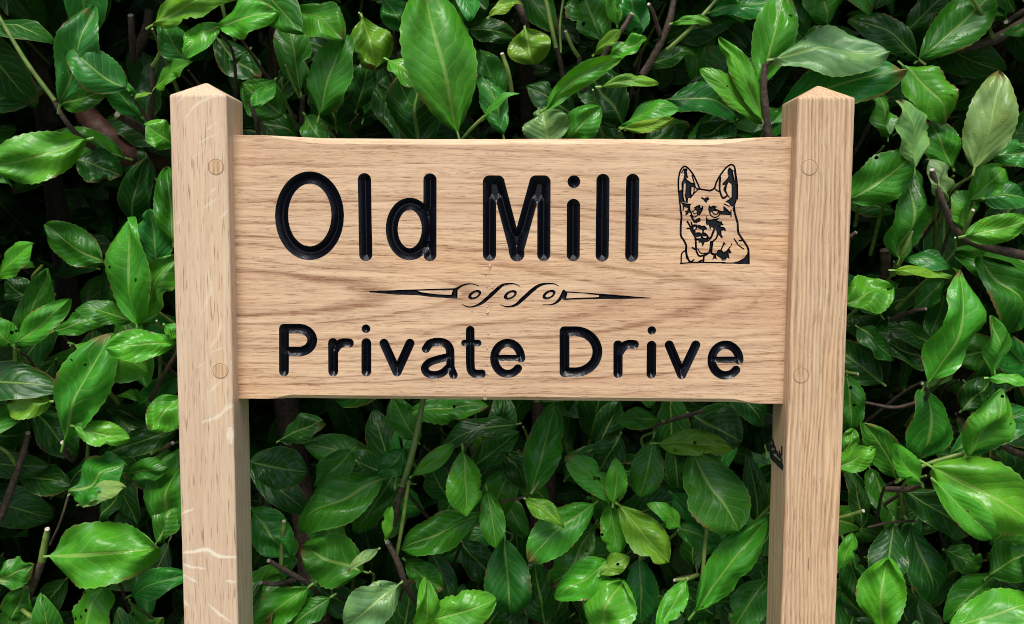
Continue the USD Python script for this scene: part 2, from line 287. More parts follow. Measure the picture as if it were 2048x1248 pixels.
def post(x0, mat, fleck):
    r, n = 0.0028, 4
    front = [(t, 0) for t in np.linspace(r, PW - r, 44)]
    ring = list(front)
    for cx, cy, a0 in ((PW - r, r, -90), (PW - r, PW - r, 0), (r, PW - r, 90), (r, r, 180)):
        arc = [(cx + r * math.cos(math.radians(a0 + 90 * k / n)), cy + r * math.sin(math.radians(a0 + 90 * k / n))) for k in range(n + 1)]
        ring += arc[1:] if a0 == -90 else arc[:-1] if a0 == 180 else arc
    ring = np.array(ring); c = np.array([PW / 2, PW / 2])
    zs = [-0.05, 0.35] + list(np.linspace(0.66, ZT - 0.002, 470))
    V = [np.column_stack([ring, np.full(len(ring), z)]) for z in zs]
    for s, dz in ((0.985, 0.0), (0.955, 0.0008), (0.90, 0.0020)):
        V.append(np.column_stack([c + (ring - c) * s, np.full(len(ring), ZT + dz)]))
    for s in (0.6, 0.3, 0.05):
        V.append(np.column_stack([c + (ring - c) * s, np.full(len(ring), ZT + 0.002 + (CAP - 0.002) * (1 - (s - .04) / 0.86))]))
    k, R = len(ring), len(V)
    V = np.vstack(V + [[[PW / 2, PW / 2, ZT + CAP]]])
    i = np.arange(k); j = (i + 1) % k
    F = np.vstack([np.vstack([np.column_stack([a * k + i, a * k + j, (a + 1) * k + j]), np.column_stack([a * k + i, (a + 1) * k + j, (a + 1) * k + i])]) for a in range(R - 1)]
                  + [np.column_stack([(R - 1) * k + i, (R - 1) * k + j, np.full(k, R * k)])])
    V = V + [x0, 0, 0]
    tint = np.zeros((len(V), 3))
    if fleck:
        on = V[:, 1] < 0.0015
        P = shapely.points(V[on, 0], V[on, 2])
        val = np.zeros(on.sum())
        for pts, w, s in flecks():
            q = LineString([(at(a, b, 0)[0], at(a, b, 0)[2]) for a, b in smooth_line(pts)])
            d = shapely.distance(q, P) * ppm(0)
            nz = meshkit.fbm(np.column_stack([V[on, 0] * 260, V[on, 2] * 260, np.full(on.sum(), w)]), 3)
            d = d + (nz - .5) * 5.5; e_ = shapely.line_locate_point(q, P, normalized=True); w = w * (0.45 + 0.75 * np.sin(np.pi * np.clip(e_, .06, .94)))
            val = np.maximum(val, s * np.clip((w * 0.5 - d) / 1.6 + 0.5, 0, 1))
        tint[on] = val[:, None]
    return obj('post', (V, F), mat, sign, smooth=35, tint=None), (V, F, tint)

def post_with_tint(x0, mat, fleck, label):
    # smooth shading by angle splits vertices, so the fleck values are looked up again afterwards
    path, (V, F, tint) = post(x0, mat, fleck)
    if fleck:
        from scipy.spatial import cKDTree
        g = UsdGeom.Mesh.Get(stage, path); P = np.array(g.GetPointsAttr().Get())
        _, ix = cKDTree(V).query(P)
        UsdGeom.PrimvarsAPI(g).CreatePrimvar('tint', Sdf.ValueTypeNames.Color3fArray, 'vertex').Set(Vt.Vec3fArray.FromNumpy(tint[ix].astype(np.float32)))
    data(stage.GetPrimAtPath(path), label=label)
    return path
post_l = post_with_tint(XL, 'oak_quarter', True, 'left oak post with pale flecks across the grain')
post_r = post_with_tint(XR - PW, 'oak_stripe', False, 'right oak post with strong straight dark grain')
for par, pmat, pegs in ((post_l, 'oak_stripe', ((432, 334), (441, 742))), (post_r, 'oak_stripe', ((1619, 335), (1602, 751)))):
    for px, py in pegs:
        c = at(px, py, 0); R = 0.0098
        cyl = trimesh.creation.revolve(np.array([[0, -0.0006], [R - 0.0006, -0.0006], [R, -0.0002], [R, 0.004]]), sections=40)
        cyl.apply_transform(trimesh.transformations.rotation_matrix(-math.pi / 2, [1, 0, 0])); cyl.apply_translation([c[0], 0, c[2]])
        cyl.apply_translation([0, 0.0003, 0]); obj('peg', cyl, pmat, par, smooth=30)
        ringm = trimesh.creation.annulus(R + 0.0001, R + 0.0008, 0.002, sections=40)  # dark ring drawn in for the shade in the seam round the peg
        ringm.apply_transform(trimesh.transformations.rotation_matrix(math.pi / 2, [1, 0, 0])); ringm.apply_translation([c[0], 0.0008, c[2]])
        obj('peg_joint_shade', ringm, 'oak_gap', par, smooth=30)

# --- carved lettering: strokes traced on the board's front plane (metres on the plane from places on the picture)
def pl(pts): return [(at(x, y, REC)[0], at(x, y, REC)[2]) for x, y in pts]
PXM = ppm(REC)
def stroke(pts, w):
    """A stroke of constant width, or of a width per point, in picture units."""
    q = pl(pts)
    if np.ndim(w) == 0: return LineString(q).buffer(w / 2 / PXM, 12) if len(q) > 1 else Point(q[0]).buffer(w / 2 / PXM, 12)
    c = [Point(p).buffer(max(v, .5) / 2 / PXM, 10) for p, v in zip(q, w)]
    return unary_union([unary_union([a, b]).convex_hull for a, b in zip(c, c[1:])])
def ell(cx, cy, rx, ry, a0=0, a1=360, n=48, tilt=0):
    t = np.radians(np.linspace(a0, a1, n)); ct, st = math.cos(math.radians(tilt)), math.sin(math.radians(tilt))
    return [(cx + rx * math.cos(a) * ct - ry * math.sin(a) * st, cy + rx * math.cos(a) * st + ry * math.sin(a) * ct) for a in t]
def sl(pts, w, n=6):
    if np.ndim(w) == 0: return stroke(smooth_line(pts, n), w)
    t = np.arange(len(pts)); tt = np.append(np.concatenate([np.linspace(i, i + 1, n, endpoint=False) for i in range(len(pts) - 1)]), len(pts) - 1)
    return stroke(smooth_line(pts, n), np.interp(tt, t, w))
def poly(pts, *holes): return Polygon(pl(pts), [pl(h) for h in holes]).buffer(0)
z6 = lambda *p: [(840 + x / 3.783, 500 + y / 3.783) for x, y in p]
U = unary_union
GL = []     # (letter, shape, stroke width in picture units)
W1 = 26.5
GL.append(('capital letter O', Polygon(pl(ell(619, 431.5, 69, 88.8, n=90)), [pl(ell(619.5, 430, 43.2, 62.5, n=90))]), 26))
GL.append(('small letter l', stroke([(728.8, 359.5), (731.5, 509)], W1), W1))
GL.append(('small letter d', U([stroke([(860, 360), (859.8, 509)], W1), stroke(ell(819.5, 458, 36, 50.5, n=70), 24)]), W1))
GL.append(('capital letter M', U([stroke([(979, 509), (979, 364)], W1), stroke([(979, 364), (996, 364)], W1), stroke([(996, 365), (1033, 506)], W1), stroke([(1033, 506), (1072, 365)], W1),
          stroke([(1072, 364), (1088, 364)], W1), stroke([(1088, 364), (1087.5, 509)], W1), stroke([(1032, 500), (1034, 508)], 30)]), W1))
GL.append(('small letter i', U([stroke([(1147, 411), (1146.5, 509)], W1), stroke([(1147.8, 363.4)], 25.4)]), W1))
GL.append(('small letter l', stroke([(1206, 361), (1204.3, 510)], W1), W1))
GL.append(('small letter l', stroke([(1265.5, 361), (1263.3, 510.5)], W1), W1))
W2 = 20.0
GL.append(('capital letter P', U([stroke([(568, 658), (568, 742.8)], W2), stroke([(568, 657.5), (598, 657.5)] + ell(598, 680.3, 26.5, 22.8, -90, 90, 24) + [(598, 703), (568, 703)], W2)]), W2))
GL.append(('small letter r', U([stroke([(666, 686), (666.3, 743)], W2), sl([(668, 702), (675, 691), (686, 685.5), (698.5, 686)], W2 - 1.5)]), W2))
GL.append(('small letter i', U([stroke([(732.6, 686), (732.6, 743)], W2), stroke([(732, 657.5)], 17.8)]), W2))
GL.append(('small letter v', stroke([(768, 686.5), (794, 744), (820, 686.5)], W2 - 1.5), W2 - 1.5))
GL.append(('small letter a', U([sl(z6((45, 748), (75, 708), (130, 695), (190, 705), (224, 745), (230, 815), (232, 890), (254, 945)), 17), sl(z6((226, 806), (140, 826), (68, 852), (36, 893), (55, 932), (110, 946), (172, 928), (226, 880)), 16)]), 17))
GL.append(('small letter t', U([sl(z6((380, 606), (381, 700), (381, 860), (390, 915), (425, 938), (466, 936)), 17.5), stroke(z6((336, 704), (440, 704)), 13.5)]), 17))
def letter_e(cx, cy, rx, ry, w, yb): return U([stroke(ell(cx, cy, rx, ry, 0, -320, 60), w), stroke([(cx - rx, yb), (cx + rx, yb)], w - 4.5), stroke([(cx + rx, cy), (cx + rx, yb)], w - 4)])
GL.append(('small letter e', letter_e(1015.3, 716.8, 26.8, 31, 17, 716), 17))
GL.append(('capital letter D', stroke([(1129, 744.5), (1129, 662.3), (1150, 662.3)] + ell(1150, 703.4, 44.8, 41.1, -90, 90, 40) + [(1150, 744.5), (1129, 744.5)], W2), W2))
GL.append(('small letter r', U([stroke([(1236, 690), (1236, 747)], W2 - 1), sl([(1238, 706), (1246, 694), (1257, 688.5), (1269, 689)], W2 - 2)]), W2))
GL.append(('small letter i', U([stroke([(1303.2, 691), (1302.5, 747.7)], W2 - .7), stroke([(1303.6, 660.8)], 17.4)]), W2))
GL.append(('small letter v', stroke([(1338.5, 690), (1363.3, 749.5), (1391.5, 690)], W2 - 1.5), W2 - 1.5))
GL.append(('small letter e', letter_e(1451, 720.2, 27.5, 30.6, 17.5, 719.5), 17.5))

A = lambda ox, oy, s, *p: [(ox + x / s, oy + y / s) for x, y in p]
O1 = lambda *p: A(720, 550, 6.825, *p); O2 = lambda *p: A(1020, 550, 6.825, *p)
orn = [poly(O1((120, 218), (700, 198), (1150, 183), (1310, 178), (1335, 200), (1330, 325), (1250, 318), (1000, 304), (770, 275), (500, 270), (130, 236)), O1((790, 216), (1265, 207), (1245, 272), (1000, 258), (830, 232))),
       sl(O1((1310, 195), (1400, 142), (1480, 122), (1550, 125), (1620, 150)), (5.5, 4, 3, 2.4, 1.6)),
       sl(O1((1395, 400), (1450, 430), (1530, 435), (1620, 405), (1700, 352), (1800, 262), (1900, 172), (1960, 132), (2048, 119), (2108, 121), (2183, 155)), (1.6, 2.6, 3.2, 5, 7, 8, 7, 5, 3.2, 2.5, 1.6)),
       sl(O1((1915, 405), (1980, 430), (2060, 430), (2138, 400), (2218, 330), (2348, 212), (2448, 142), (2538, 120), (2648, 121), (2713, 152)), (1.6, 2.6, 4, 6, 8, 8, 6, 4, 2.6, 1.6)),
       sl(O2((450, 405), (560, 405), (640, 370), (700, 300), (735, 225)), (1.6, 2.8, 5, 7, 7)),
       poly(O2((715, 218), (1220, 253), (1400, 268), (1930, 311), (1930, 319), (1600, 327), (1240, 328), (730, 342), (700, 310)), O2((785, 243), (1000, 252), (1215, 277), (1215, 300), (1000, 308), (768, 318)))]
for c in (O1((1565, 270)), O1((2052, 272)), O2((532, 268))):
    cx, cy = c[0]
    orn.append(Polygon(pl(ell(cx, cy, 14.2, 8.2, tilt=-28)), [pl(ell(cx + .6, cy + .2, 8.0, 3.9, tilt=-28))]))
ORN = U(orn)

Z1 = lambda *p: A(1340, 315, 10.856, *p); Z2 = lambda *p: A(1420, 315, 10.856, *p); Z3 = lambda *p: A(1350, 420, 10.85, *p); Z4 = lambda *p: A(1420, 420, 10.85, *p)
D3 = lambda pts, w: sl(pts, w, 4)
dog = [D3(Z1((245, 1260), (215, 1000), (200, 850), (182, 650), (182, 500), (205, 350), (245, 250), (300, 198), (360, 205), (430, 272), (500, 362), (560, 480), (610, 590), (650, 680), (730, 700), (860, 718), (920, 705), (977, 655)), 3.0),
       D3(Z2((-20, 725), (90, 672), (130, 560), (200, 420), (290, 290), (380, 195), (460, 155), (520, 185), (545, 265), (570, 450), (590, 600), (590, 900)), 3.2),
       D3(Z4((510, -30), (560, 150), (600, 290), (605, 420), (622, 510), (700, 630), (790, 760), (830, 860), (840, 1000), (840, 1160)), 3.9),
       poly(Z4((845, 820), (800, 960), (740, 1040), (620, 1110), (480, 1145), (855, 1170))),
       stroke(Z3((120, 1158), (480, 1132), (700, 1140), (1085, 1142)) + Z4((260, 1152), (500, 1152), (850, 1164)), 2.4),
       D3(Z3((118, -20), (140, 150), (127, 300), (127, 550), (180, 640), (240, 760), (238, 870), (260, 1000), (310, 1110), (350, 1135)), 3.8),
       D3(Z3((238, 870), (145, 950), (132, 1158)), 2.6), poly(Z3((215, 900), (250, 930), (290, 1110), (240, 1050))),
       poly(Z1((300, 260), (350, 228), (385, 262), (362, 310), (380, 400), (405, 430), (350, 460), (390, 500), (460, 545), (512, 560), (542, 620), (532, 750), (480, 850), (440, 890), (390, 870), (385, 990), (280, 970), (212, 965), (208, 730), (252, 700), (250, 560), (290, 470), (310, 380)),
            Z1((300, 570), (345, 565), (335, 700), (325, 850), (352, 962), (312, 940), (288, 800), (298, 650)), Z1((470, 640), (515, 640), (510, 740), (475, 828), (455, 760))),
       D3(Z1((255, 330), (300, 245)), 2.2), D3(Z1((480, 390), (520, 530), (560, 660), (640, 690)), 2.6), D3(Z1((440, 880), (540, 760), (610, 700)), 2.2), D3(Z1((200, 965), (262, 990), (290, 1060), (285, 1140)), 2.2),
       poly(Z1((280, 985), (460, 1010), (512, 960), (440, 1040), (432, 1140), (475, 1185), (330, 1230), (372, 1170), (395, 1100), (310, 1075))),
       poly(Z1((668, 890), (690, 852), (740, 890), (790, 870), (822, 852), (862, 910), (820, 925), (802, 985), (760, 972), (730, 920))),
       poly(Z1((515, 1090), (580, 1048), (652, 1025), (655, 1080), (690, 1100), (690, 1045), (718, 1050), (718, 1120), (690, 1185), (640, 1260), (585, 1248), (600, 1180), (550, 1140), (480, 1192), (440, 1212), (418, 1170), (470, 1180), (540, 1120))),
       D3(Z3((340, 30), (380, 130), (430, 152), (490, 112), (525, 30)), 2.2), D3(Z3((385, 20), (402, 70), (450, 80), (492, 45)), 1.8), D3(Z3((345, 120), (390, 200), (420, 262)), 3.6),
       D3(Z3((235, 110), (330, 20)), 2.2), D3(Z3((225, 40), (330, 0)), 2.2), poly(Z3((415, 235), (470, 190), (540, 165), (562, 240), (510, 262), (450, 295))),
       poly(Z1((828, 1120), (848, 1036), (872, 1045), (882, 1100), (920, 1060), (985, 1040), (985, 1160), (930, 1150), (885, 1190), (880, 1248), (842, 1180))),
       poly(Z2((0, 1090), (50, 1045), (92, 1075), (175, 1055), (112, 1105), (210, 1150), (290, 1168), (288, 1045), (340, 1090), (455, 1200), (440, 1250), (200, 1240), (165, 1170), (60, 1162), (0, 1175))),
       D3(Z3((745, 10), (772, 110), (850, 160), (930, 140), (985, 70)), 2.3), D3(Z3((800, 30), (850, 88), (910, 90), (942, 45)), 2.2), D3(Z4((455, 0), (458, 150)), 2.2),
       poly(Z3((682, 115), (705, 200), (760, 215), (860, 190), (972, 168), (905, 230), (1000, 255), (1055, 322), (960, 322), (880, 282), (800, 292), (740, 302), (690, 335), (668, 280))),
       D3(Z3((790, 320), (855, 400), (832, 470), (785, 590), (755, 625)), 4), D3(Z3((880, 360), (922, 490), (902, 600), (842, 665), (792, 705)), 3), D3(Z3((950, 335), (962, 470), (1012, 590)), 4.2), D3(Z3((955, 380), (1060, 390), (1088, 445)), 3), D3(Z3((1000, 265), (940, 340), (940, 400), (1025, 430)), 4),
       D3(Z3((270, 255), (330, 360), (352, 450), (420, 560), (450, 640), (455, 780), (462, 880), (505, 980), (560, 1000), (680, 970), (750, 900), (772, 780), (780, 690)), 3.4),
       D3(Z3((260, 400), (350, 400)), 2.6), D3(Z3((350, 270), (372, 340), (372, 430)), 3), poly(Z3((365, 330), (420, 308), (490, 320), (482, 400), (445, 440), (445, 515), (380, 495), (345, 420)), Z3((402, 370), (450, 360), (440, 428), (402, 430))),
       poly(Z3((515, 318), (580, 350), (640, 338), (692, 390), (704, 422), (640, 432), (600, 452), (570, 422), (510, 402), (478, 360))),
       D3(Z3((430, 530), (500, 500), (590, 532), (640, 508), (704, 562)), 3.6), D3(Z3((440, 630), (520, 642), (590, 622), (680, 632), (725, 598)), 4), D3(Z3((570, 560), (602, 612)), 3), D3(Z3((610, 440), (605, 525)), 3),
       poly(Z3((500, 655), (540, 725), (560, 680), (602, 805), (640, 700), (700, 692), (760, 655), (700, 635), (520, 635))), D3(Z3((498, 845), (540, 920), (600, 950), (712, 930)), 2.1), D3(Z3((378, 818), (440, 860)), 3),
       D3(Z3((805, 715), (792, 850), (785, 930), (840, 962), (905, 960)), 4.2), D3(Z3((770, 920), (640, 990), (622, 1090), (600, 1135)), 3), poly(Z3((838, 965), (884, 965), (892, 1040), (925, 1072), (850, 1052), (806, 1084), (832, 1020))),
       D3(Z3((340, 1130), (412, 1080)), 2.8), D3(Z3((480, 1142), (592, 1088)), 2.8), D3(Z3((510, 1142), (545, 1100)), 2.4),
       poly(Z4((165, 870), (230, 860), (300, 685), (355, 760), (312, 745), (252, 870), (300, 920), (360, 880), (420, 800), (452, 780), (465, 705), (482, 750), (422, 842), (472, 935), (402, 942), (425, 1065), (370, 1030), (330, 1092), (265, 1105), (240, 1050), (160, 1002), (136, 960))),
       stroke(Z4((525, 628), (600, 740)), 2.6), stroke(Z4((620, 770), (735, 850)), 2.3), stroke(Z4((640, 665), (725, 655)), 3.2),
       poly(Z2((390, 250), (430, 215), (500, 280), (545, 270), (560, 560), (590, 600), (590, 905), (540, 905), (480, 925), (395, 945), (440, 880), (470, 860), (470, 600), (440, 560), (400, 540), (370, 600), (350, 720), (380, 790), (432, 872), (418, 882), (350, 800), (300, 722), (286, 690), (340, 590), (280, 602), (268, 570), (380, 450), (402, 400), (378, 330)),
            Z2((495, 300), (522, 300), (548, 560), (555, 610), (520, 440))),
       D3(Z2((222, 425), (210, 600), (216, 740), (280, 880), (372, 830)), 3.6), D3(Z2((100, 672), (150, 720), (216, 740)), 2.6), poly(Z2((325, 960), (430, 900), (590, 905), (555, 1000), (540, 1065), (460, 1065), (400, 985))),
       poly(Z3((700, 300), (1000, 262), (1050, 325), (975, 345), (1070, 400), (1085, 445), (1000, 430), (1015, 595), (950, 550), (925, 500), (885, 365), (850, 400), (790, 370), (760, 440), (735, 330))),
       poly(Z3((330, 360), (375, 330), (372, 430), (445, 515), (560, 535), (640, 510), (704, 560), (704, 625), (640, 642), (520, 642), (438, 600), (345, 470)), Z3((455, 500), (560, 440), (580, 480), (500, 508)), Z3((455, 595), (560, 572), (560, 612), (465, 614)), Z3((595, 572), (690, 572), (680, 606), (605, 608))),
       D3(Z2((308, 1010), (420, 1062)), 2.2), D3(Z2((520, 1040), (545, 1250)), 3.4)]
DOG = U(dog).buffer(0.42 / PXM).buffer(-0.22 / PXM)

def tidy(shape, step):
    """Polygons with their edges cut into short even pieces."""
    shape = shape.simplify(0.00012)
    return [g.segmentize(step) for g in getattr(shape, 'geoms', [shape]) if g.area > 4e-7]
def groove(polys, depth, slope, rings, step):
    """The V-shaped floor cut into the board below each polygon."""
    out = []
    for g in polys:
        pts = [np.array(r.coords)[:-1] for r in (g.exterior, *g.interiors)]
        dep = [np.zeros(len(np.vstack(pts)))]
        for t in rings:
            b = g.buffer(-depth * t, 6)
            for q in getattr(b, 'geoms', [b]):
                if q.is_empty: continue
                for r in (q.exterior, *q.interiors):
                    c = np.array(r.segmentize(step).coords)[:-1]; pts.append(c); dep.append(np.full(len(c), depth * t))
        P, Dp = np.vstack(pts), np.concatenate(dep)
        P, ix = np.unique(np.round(P, 7), axis=0, return_index=True); Dp = Dp[ix]
        T = Delaunay(P).simplices
        cen = P[T].mean(1); T = T[contains_xy(g, cen[:, 0], cen[:, 1])]
        a, b_, c = P[T[:, 0]], P[T[:, 1]], P[T[:, 2]]
        cr = (b_[:, 0] - a[:, 0]) * (c[:, 1] - a[:, 1]) - (b_[:, 1] - a[:, 1]) * (c[:, 0] - a[:, 0])
        T = T[np.abs(cr) > 1e-10]; cr = cr[np.abs(cr) > 1e-10]
        T[cr < 0] = T[cr < 0][:, [0, 2, 1]]
        V = np.column_stack([P[:, 0], REC + Dp * slope, P[:, 1]])
        out.append(trimesh.Trimesh(V, T, process=False))
    return trimesh.util.concatenate(out)

holes = []; carved = []
for lab, shp, w in GL:
    ps = tidy(shp, 0.0016); holes += ps
    d = w / 2 / PXM
    carved.append(('letter', groove(ps, d * 0.93, 0.95, (.3, .6, .85, 1.0, 1.2, 1.4), 0.0016), 'carved black ' + lab))
ps = tidy(ORN, 0.0012); holes += ps; carved.append(('scroll_ornament', groove(ps, 0.0024, 1.1, (.4, .7, 1.0), 0.0012), 'carved black scroll with three ovals between two long points'))
ps = tidy(DOG, 0.0008); holes += ps; carved.append(('dog_emblem', groove(ps, 0.0016, 1.5, (.4, .7, 1.0), 0.0009), "carved black outline of a German shepherd dog's head with its tongue out"))

# --- the board: front face with the carving cut out, stopped chamfers along its long edges
xa, xb = XL + PW - 0.012, XR - PW + 0.012
def edge_profile(top):
    xs = np.linspace(xa, xb, 90)
    l, r = (at(500, 500, REC)[0], at(1560, 500, REC)[0]) if top else (at(535, 800, REC)[0], at(1515, 800, REC)[0])
    ramp_ = 0.11 if top else 0.036
    s = np.clip(np.minimum((xs - l) / ramp_, (r - xs) / ramp_), 0, 1); s = s * s * (3 - 2 * s)
    if top:
        u = (xs - xa) / (xb - xa)
        zo = ZB1 - 0.0032 * s + 0.0008 * u
        zo += 0.0005 * np.sin(xs * 13) * s
        return xs, zo, zo - 0.0002 - 0.0078 * s, 0.0002 + 0.009 * s
    zo = ZB0 + 0.0008 * s - 0.003 * (xs - xa) / (xb - xa) + 0.0012
    return xs, zo, zo + 0.0002 + 0.0052 * s, 0.0002 + 0.0055 * s
xs, zt, ztf, ct = edge_profile(True); _, zb, zbf, cb = edge_profile(False)
face = Polygon(list(zip(xs, zbf)) + list(zip(xs[::-1], ztf[::-1])))
face = face.difference(U(holes))
fs = []
for g in getattr(face, 'geoms', [face]):
    if g.area < 1e-8: continue
    v, t = trimesh.creation.triangulate_polygon(g, engine='earcut')
    a, b_, c = v[t[:, 0]], v[t[:, 1]], v[t[:, 2]]
    cr = (b_[:, 0] - a[:, 0]) * (c[:, 1] - a[:, 1]) - (b_[:, 1] - a[:, 1]) * (c[:, 0] - a[:, 0])
    t = np.where((cr < 0)[:, None], t[:, [0, 2, 1]], t)
    fs.append(trimesh.Trimesh(np.column_stack([v[:, 0], np.full(len(v), REC), v[:, 1]]), t, process=False))
def strip(A_, B_):
    n = len(A_); i = np.arange(n - 1)
    return trimesh.Trimesh(np.vstack([A_, B_]), np.vstack([np.column_stack([i, i + 1, n + i + 1]), np.column_stack([i, n + i + 1, n + i])]), process=False)
col = lambda y, z: np.column_stack([xs, np.broadcast_to(y, xs.shape), z])
YB = REC + THICK
fs += [strip(col(REC, ztf), col(REC + ct, zt)), strip(col(REC + ct, zt), col(YB, zt)), strip(col(REC + cb, zb), col(REC, zbf)), strip(col(YB, zb), col(REC + cb, zb)), strip(col(YB, zt), col(YB, zb))]
board = obj('board', trimesh.util.concatenate(fs), 'oak_board', sign, label='carved oak board fixed between the two posts')
for name, mesh, lab in carved:
    obj(name, mesh, 'black_paint', board, smooth=32, label=lab)

# --- the maker's stamp burnt into the inner side of the right post (plane x = const)
XS = XR - PW
def on_side(px, py):
    d = ray(px, py); return EYE + d * ((XS - EYE[0]) / d[0])
def side_shape(lines):
    S = lambda x, y: on_side(1520 + x / 12.475, 860 + y / 12.475)
    out = []
    for pts, w in lines:
        q = [(S(*p)[1], S(*p)[2]) for p in pts]
        out.append(LineString(q).buffer(w * 1.75 / 1000))
    return U(out)
st = side_shape([([(250, 210), (262, 300), (262, 420), (258, 560)], 1.3), ([(252, 200), (310, 250), (345, 340), (330, 400), (270, 400)], 1.5), ([(270, 400), (350, 400), (390, 450), (375, 530), (310, 560), (265, 540)], 1.5),
                 ([(390, 560), (420, 545), (430, 610), (455, 620), (450, 570), (465, 650)], 1.5), ([(490, 540), (490, 660)], 1.4), ([(545, 450), (545, 570), (520, 640), (545, 760)], 1.8), ([(505, 670), (555, 780)], 1.4),
                 ([(270, 640), (420, 770), (560, 900)], 2.6), ([(275, 660), (560, 940)], 2.0)])
ms = []
for g in getattr(st, 'geoms', [st]):
    e = trimesh.creation.extrude_polygon(g, 0.0006, engine='earcut')
    v = e.vertices.copy(); e.vertices = np.column_stack([XS - 0.0004 + v[:, 2] * 0.8, v[:, 0], v[:, 1]]); ms.append(e)
obj('maker_stamp', trimesh.util.concatenate(ms), 'black_stamp', post_r, label="small black maker's stamp on the inner side of the post")
# small dark check in the right post's face
c = at(1617, 1128, 0)
chk = trimesh.creation.icosphere(2, 1.0); chk.apply_scale([0.0010, 0.0004, 0.010]); chk.apply_translation([c[0], 0.0, c[2]])
obj('crack', chk, 'oak_gap', post_r, smooth=True)

# --- rain drops in a trickle down the board
for px, py, r in ((980, 532, 3.4), (971.5, 547, 2.6), (985, 563, 2), (974, 573, 1.8), (984.5, 574, 2.2), (975, 590, 2), (974.5, 612, 2), (975, 623, 3.6), (944, 622, 1.8), (976.5, 666, 2), (974.5, 696, 2.2), (973, 729, 2.2), (973, 747, 2.4), (970.5, 779, 2.3), (970, 788, 1.8)):
    c = at(px, py, REC); R = r / PXM
    s = trimesh.creation.icosphere(3, R); s.apply_scale([1, 0.6, 1.25]); s.apply_translation(c - [0, R * 0.2, 0])
    obj('water_drop', s, 'water', smooth=True, label='tiny clear drop in the trickle running down the oak board below the M', category='droplet', group='drops trickling down the board below the M')
c = at(970, 797, REC + 0.003); s = trimesh.creation.icosphere(3, 4.2 / PXM); s.apply_scale([1.15, 0.9, 0.9]); s.apply_translation(c)
obj('water_drop', s, 'water', smooth=True, label='larger clear drop hanging from the bottom edge of the oak board', category='droplet')

# ------------------------------------------------------------------ the laurel hedge
hedge = group('laurel_hedge', label='dense laurel hedge of large glossy green leaves behind the oak sign', category='hedge')
TONE = {'F': (0.050, 0.255, 0.012), 'M': (0.028, 0.168, 0.009), 'D': (0.011, 0.080, 0.007), 'Y': (0.110, 0.275, 0.014), 'P': (0.135, 0.275, 0.085), 'B': (0.018, 0.165, 0.020), 'L': (0.066, 0.300, 0.015)}  # D: old leaves, with shade of the hedge's depth put into the tint

def leaf_shape(L, W, R, nu=26, nv=10, petiole=0.13, bow=0.06, side=0.0, fold=0.22, wave=0.06, curl=0.0, twist=0.0, bite=0.0, skew=0.0, teeth=0.012, crumple=0.16):
    """Vertices in leaf space (x along, y across, z up), uv. Flat base to tip distance L, width W."""
    rows, uvs = [], []
    for t in (-petiole, -petiole * 0.55, -petiole * 0.12):
        for v in np.linspace(-1, 1, nv + 1):
            rows.append((t * L, v * 0.0017, -abs(v) * 0.0006 - (petiole + t) * 0.0)); uvs.append((0.0, v * 0.02))
    pw = R.uniform(0.84, 1.28); p2 = R.uniform(0.52, 0.72); cs = R.uniform(0, 50)
    ph, ph2, fr = R.uniform(0, 6.28, 2).tolist() + [R.uniform(1.2, 2.6)]
    bl, br = (R.uniform(0.3, 0.9), R.uniform(0.05, 0.12)), R.integers(0, 2)
    jag = R.uniform(0, 1, nu)
    us = np.concatenate([[0.012], np.linspace(0.05, 0.95, nu - 3), [0.985, 1.0]])
    for i, u in enumerate(us):
        hw = 0.5 * W * max(math.sin(math.pi * min(u, 0.9995) ** pw), 0.0) ** p2
        hw = max(hw, 0.0010 if u < 0.9 else 0.0003) * (1 + teeth * (-1) ** i)
        for v in np.linspace(-1, 1, nv + 1):
            k = hw
            if bite and (v > 0) == bool(br): k = hw * (1 - bite * (math.exp(-((u - bl[0]) / bl[1]) ** 2) * (.6 + .4 * jag[i]) + .35 * max(0, jag[i] - .55)))
            y = v * k * (1 + skew * v)
            z = -fold * abs(y) + 0.0 if True else 0
            z = fold * abs(y) * (0.5 + u * 0.5)
            z += wave * W * math.sin(ph + fr * 6.28 * u + (2.1 if v > 0 else 0)) * abs(v) ** 2.2 * 0.5
            z -= 0.10 * W * abs(v) ** 3
            z += crumple * W * (CR(u * 4.5 + cs, v * 1.6 + cs) - .5)
            z += bow * L * 4 * u * (1 - u) + curl * L * max(0, u - 0.62) ** 2 * 3
            a = twist * (u - 0.3); yy = y * math.cos(a); z += y * math.sin(a)
            rows.append((u * L, yy + side * L * 4 * u * (1 - u), z)); uvs.append((u, v))
    V = np.array(rows); nr, k = len(V) // (nv + 1), nv + 1
    # petiole bends away below the leaf
    pet = V[:3 * k, 0]; V[:3 * k, 2] -= (pet / L) ** 2 * L * 1.3
    i, j = np.meshgrid(np.arange(nr - 1), np.arange(nv), indexing='ij'); q = (i * k + j).ravel()
    F = np.vstack([np.column_stack([q, q + k, q + k + 1]), np.column_stack([q, q + k + 1, q + 1])])
    return V, F, np.array(uvs)
def CR(a, b):
    return math.sin(a * 2.1 + 1.3 * math.sin(b * 2.3)) * .3 + math.sin(b * 3.1 + 1.7 * math.sin(a * 1.3 + 2)) * .3 + .5
def frame(B, T, roll, prefer=(0.0, -1.0, 0.45)):
    a = T - B; a = a / np.linalg.norm(a); n = np.array(prefer, float); n -= a * (n @ a); n /= np.linalg.norm(n)
    s = np.cross(n, a); c_, s_ = math.cos(roll), math.sin(roll)
    return a, s * c_ + n * s_, n * c_ - s * s_

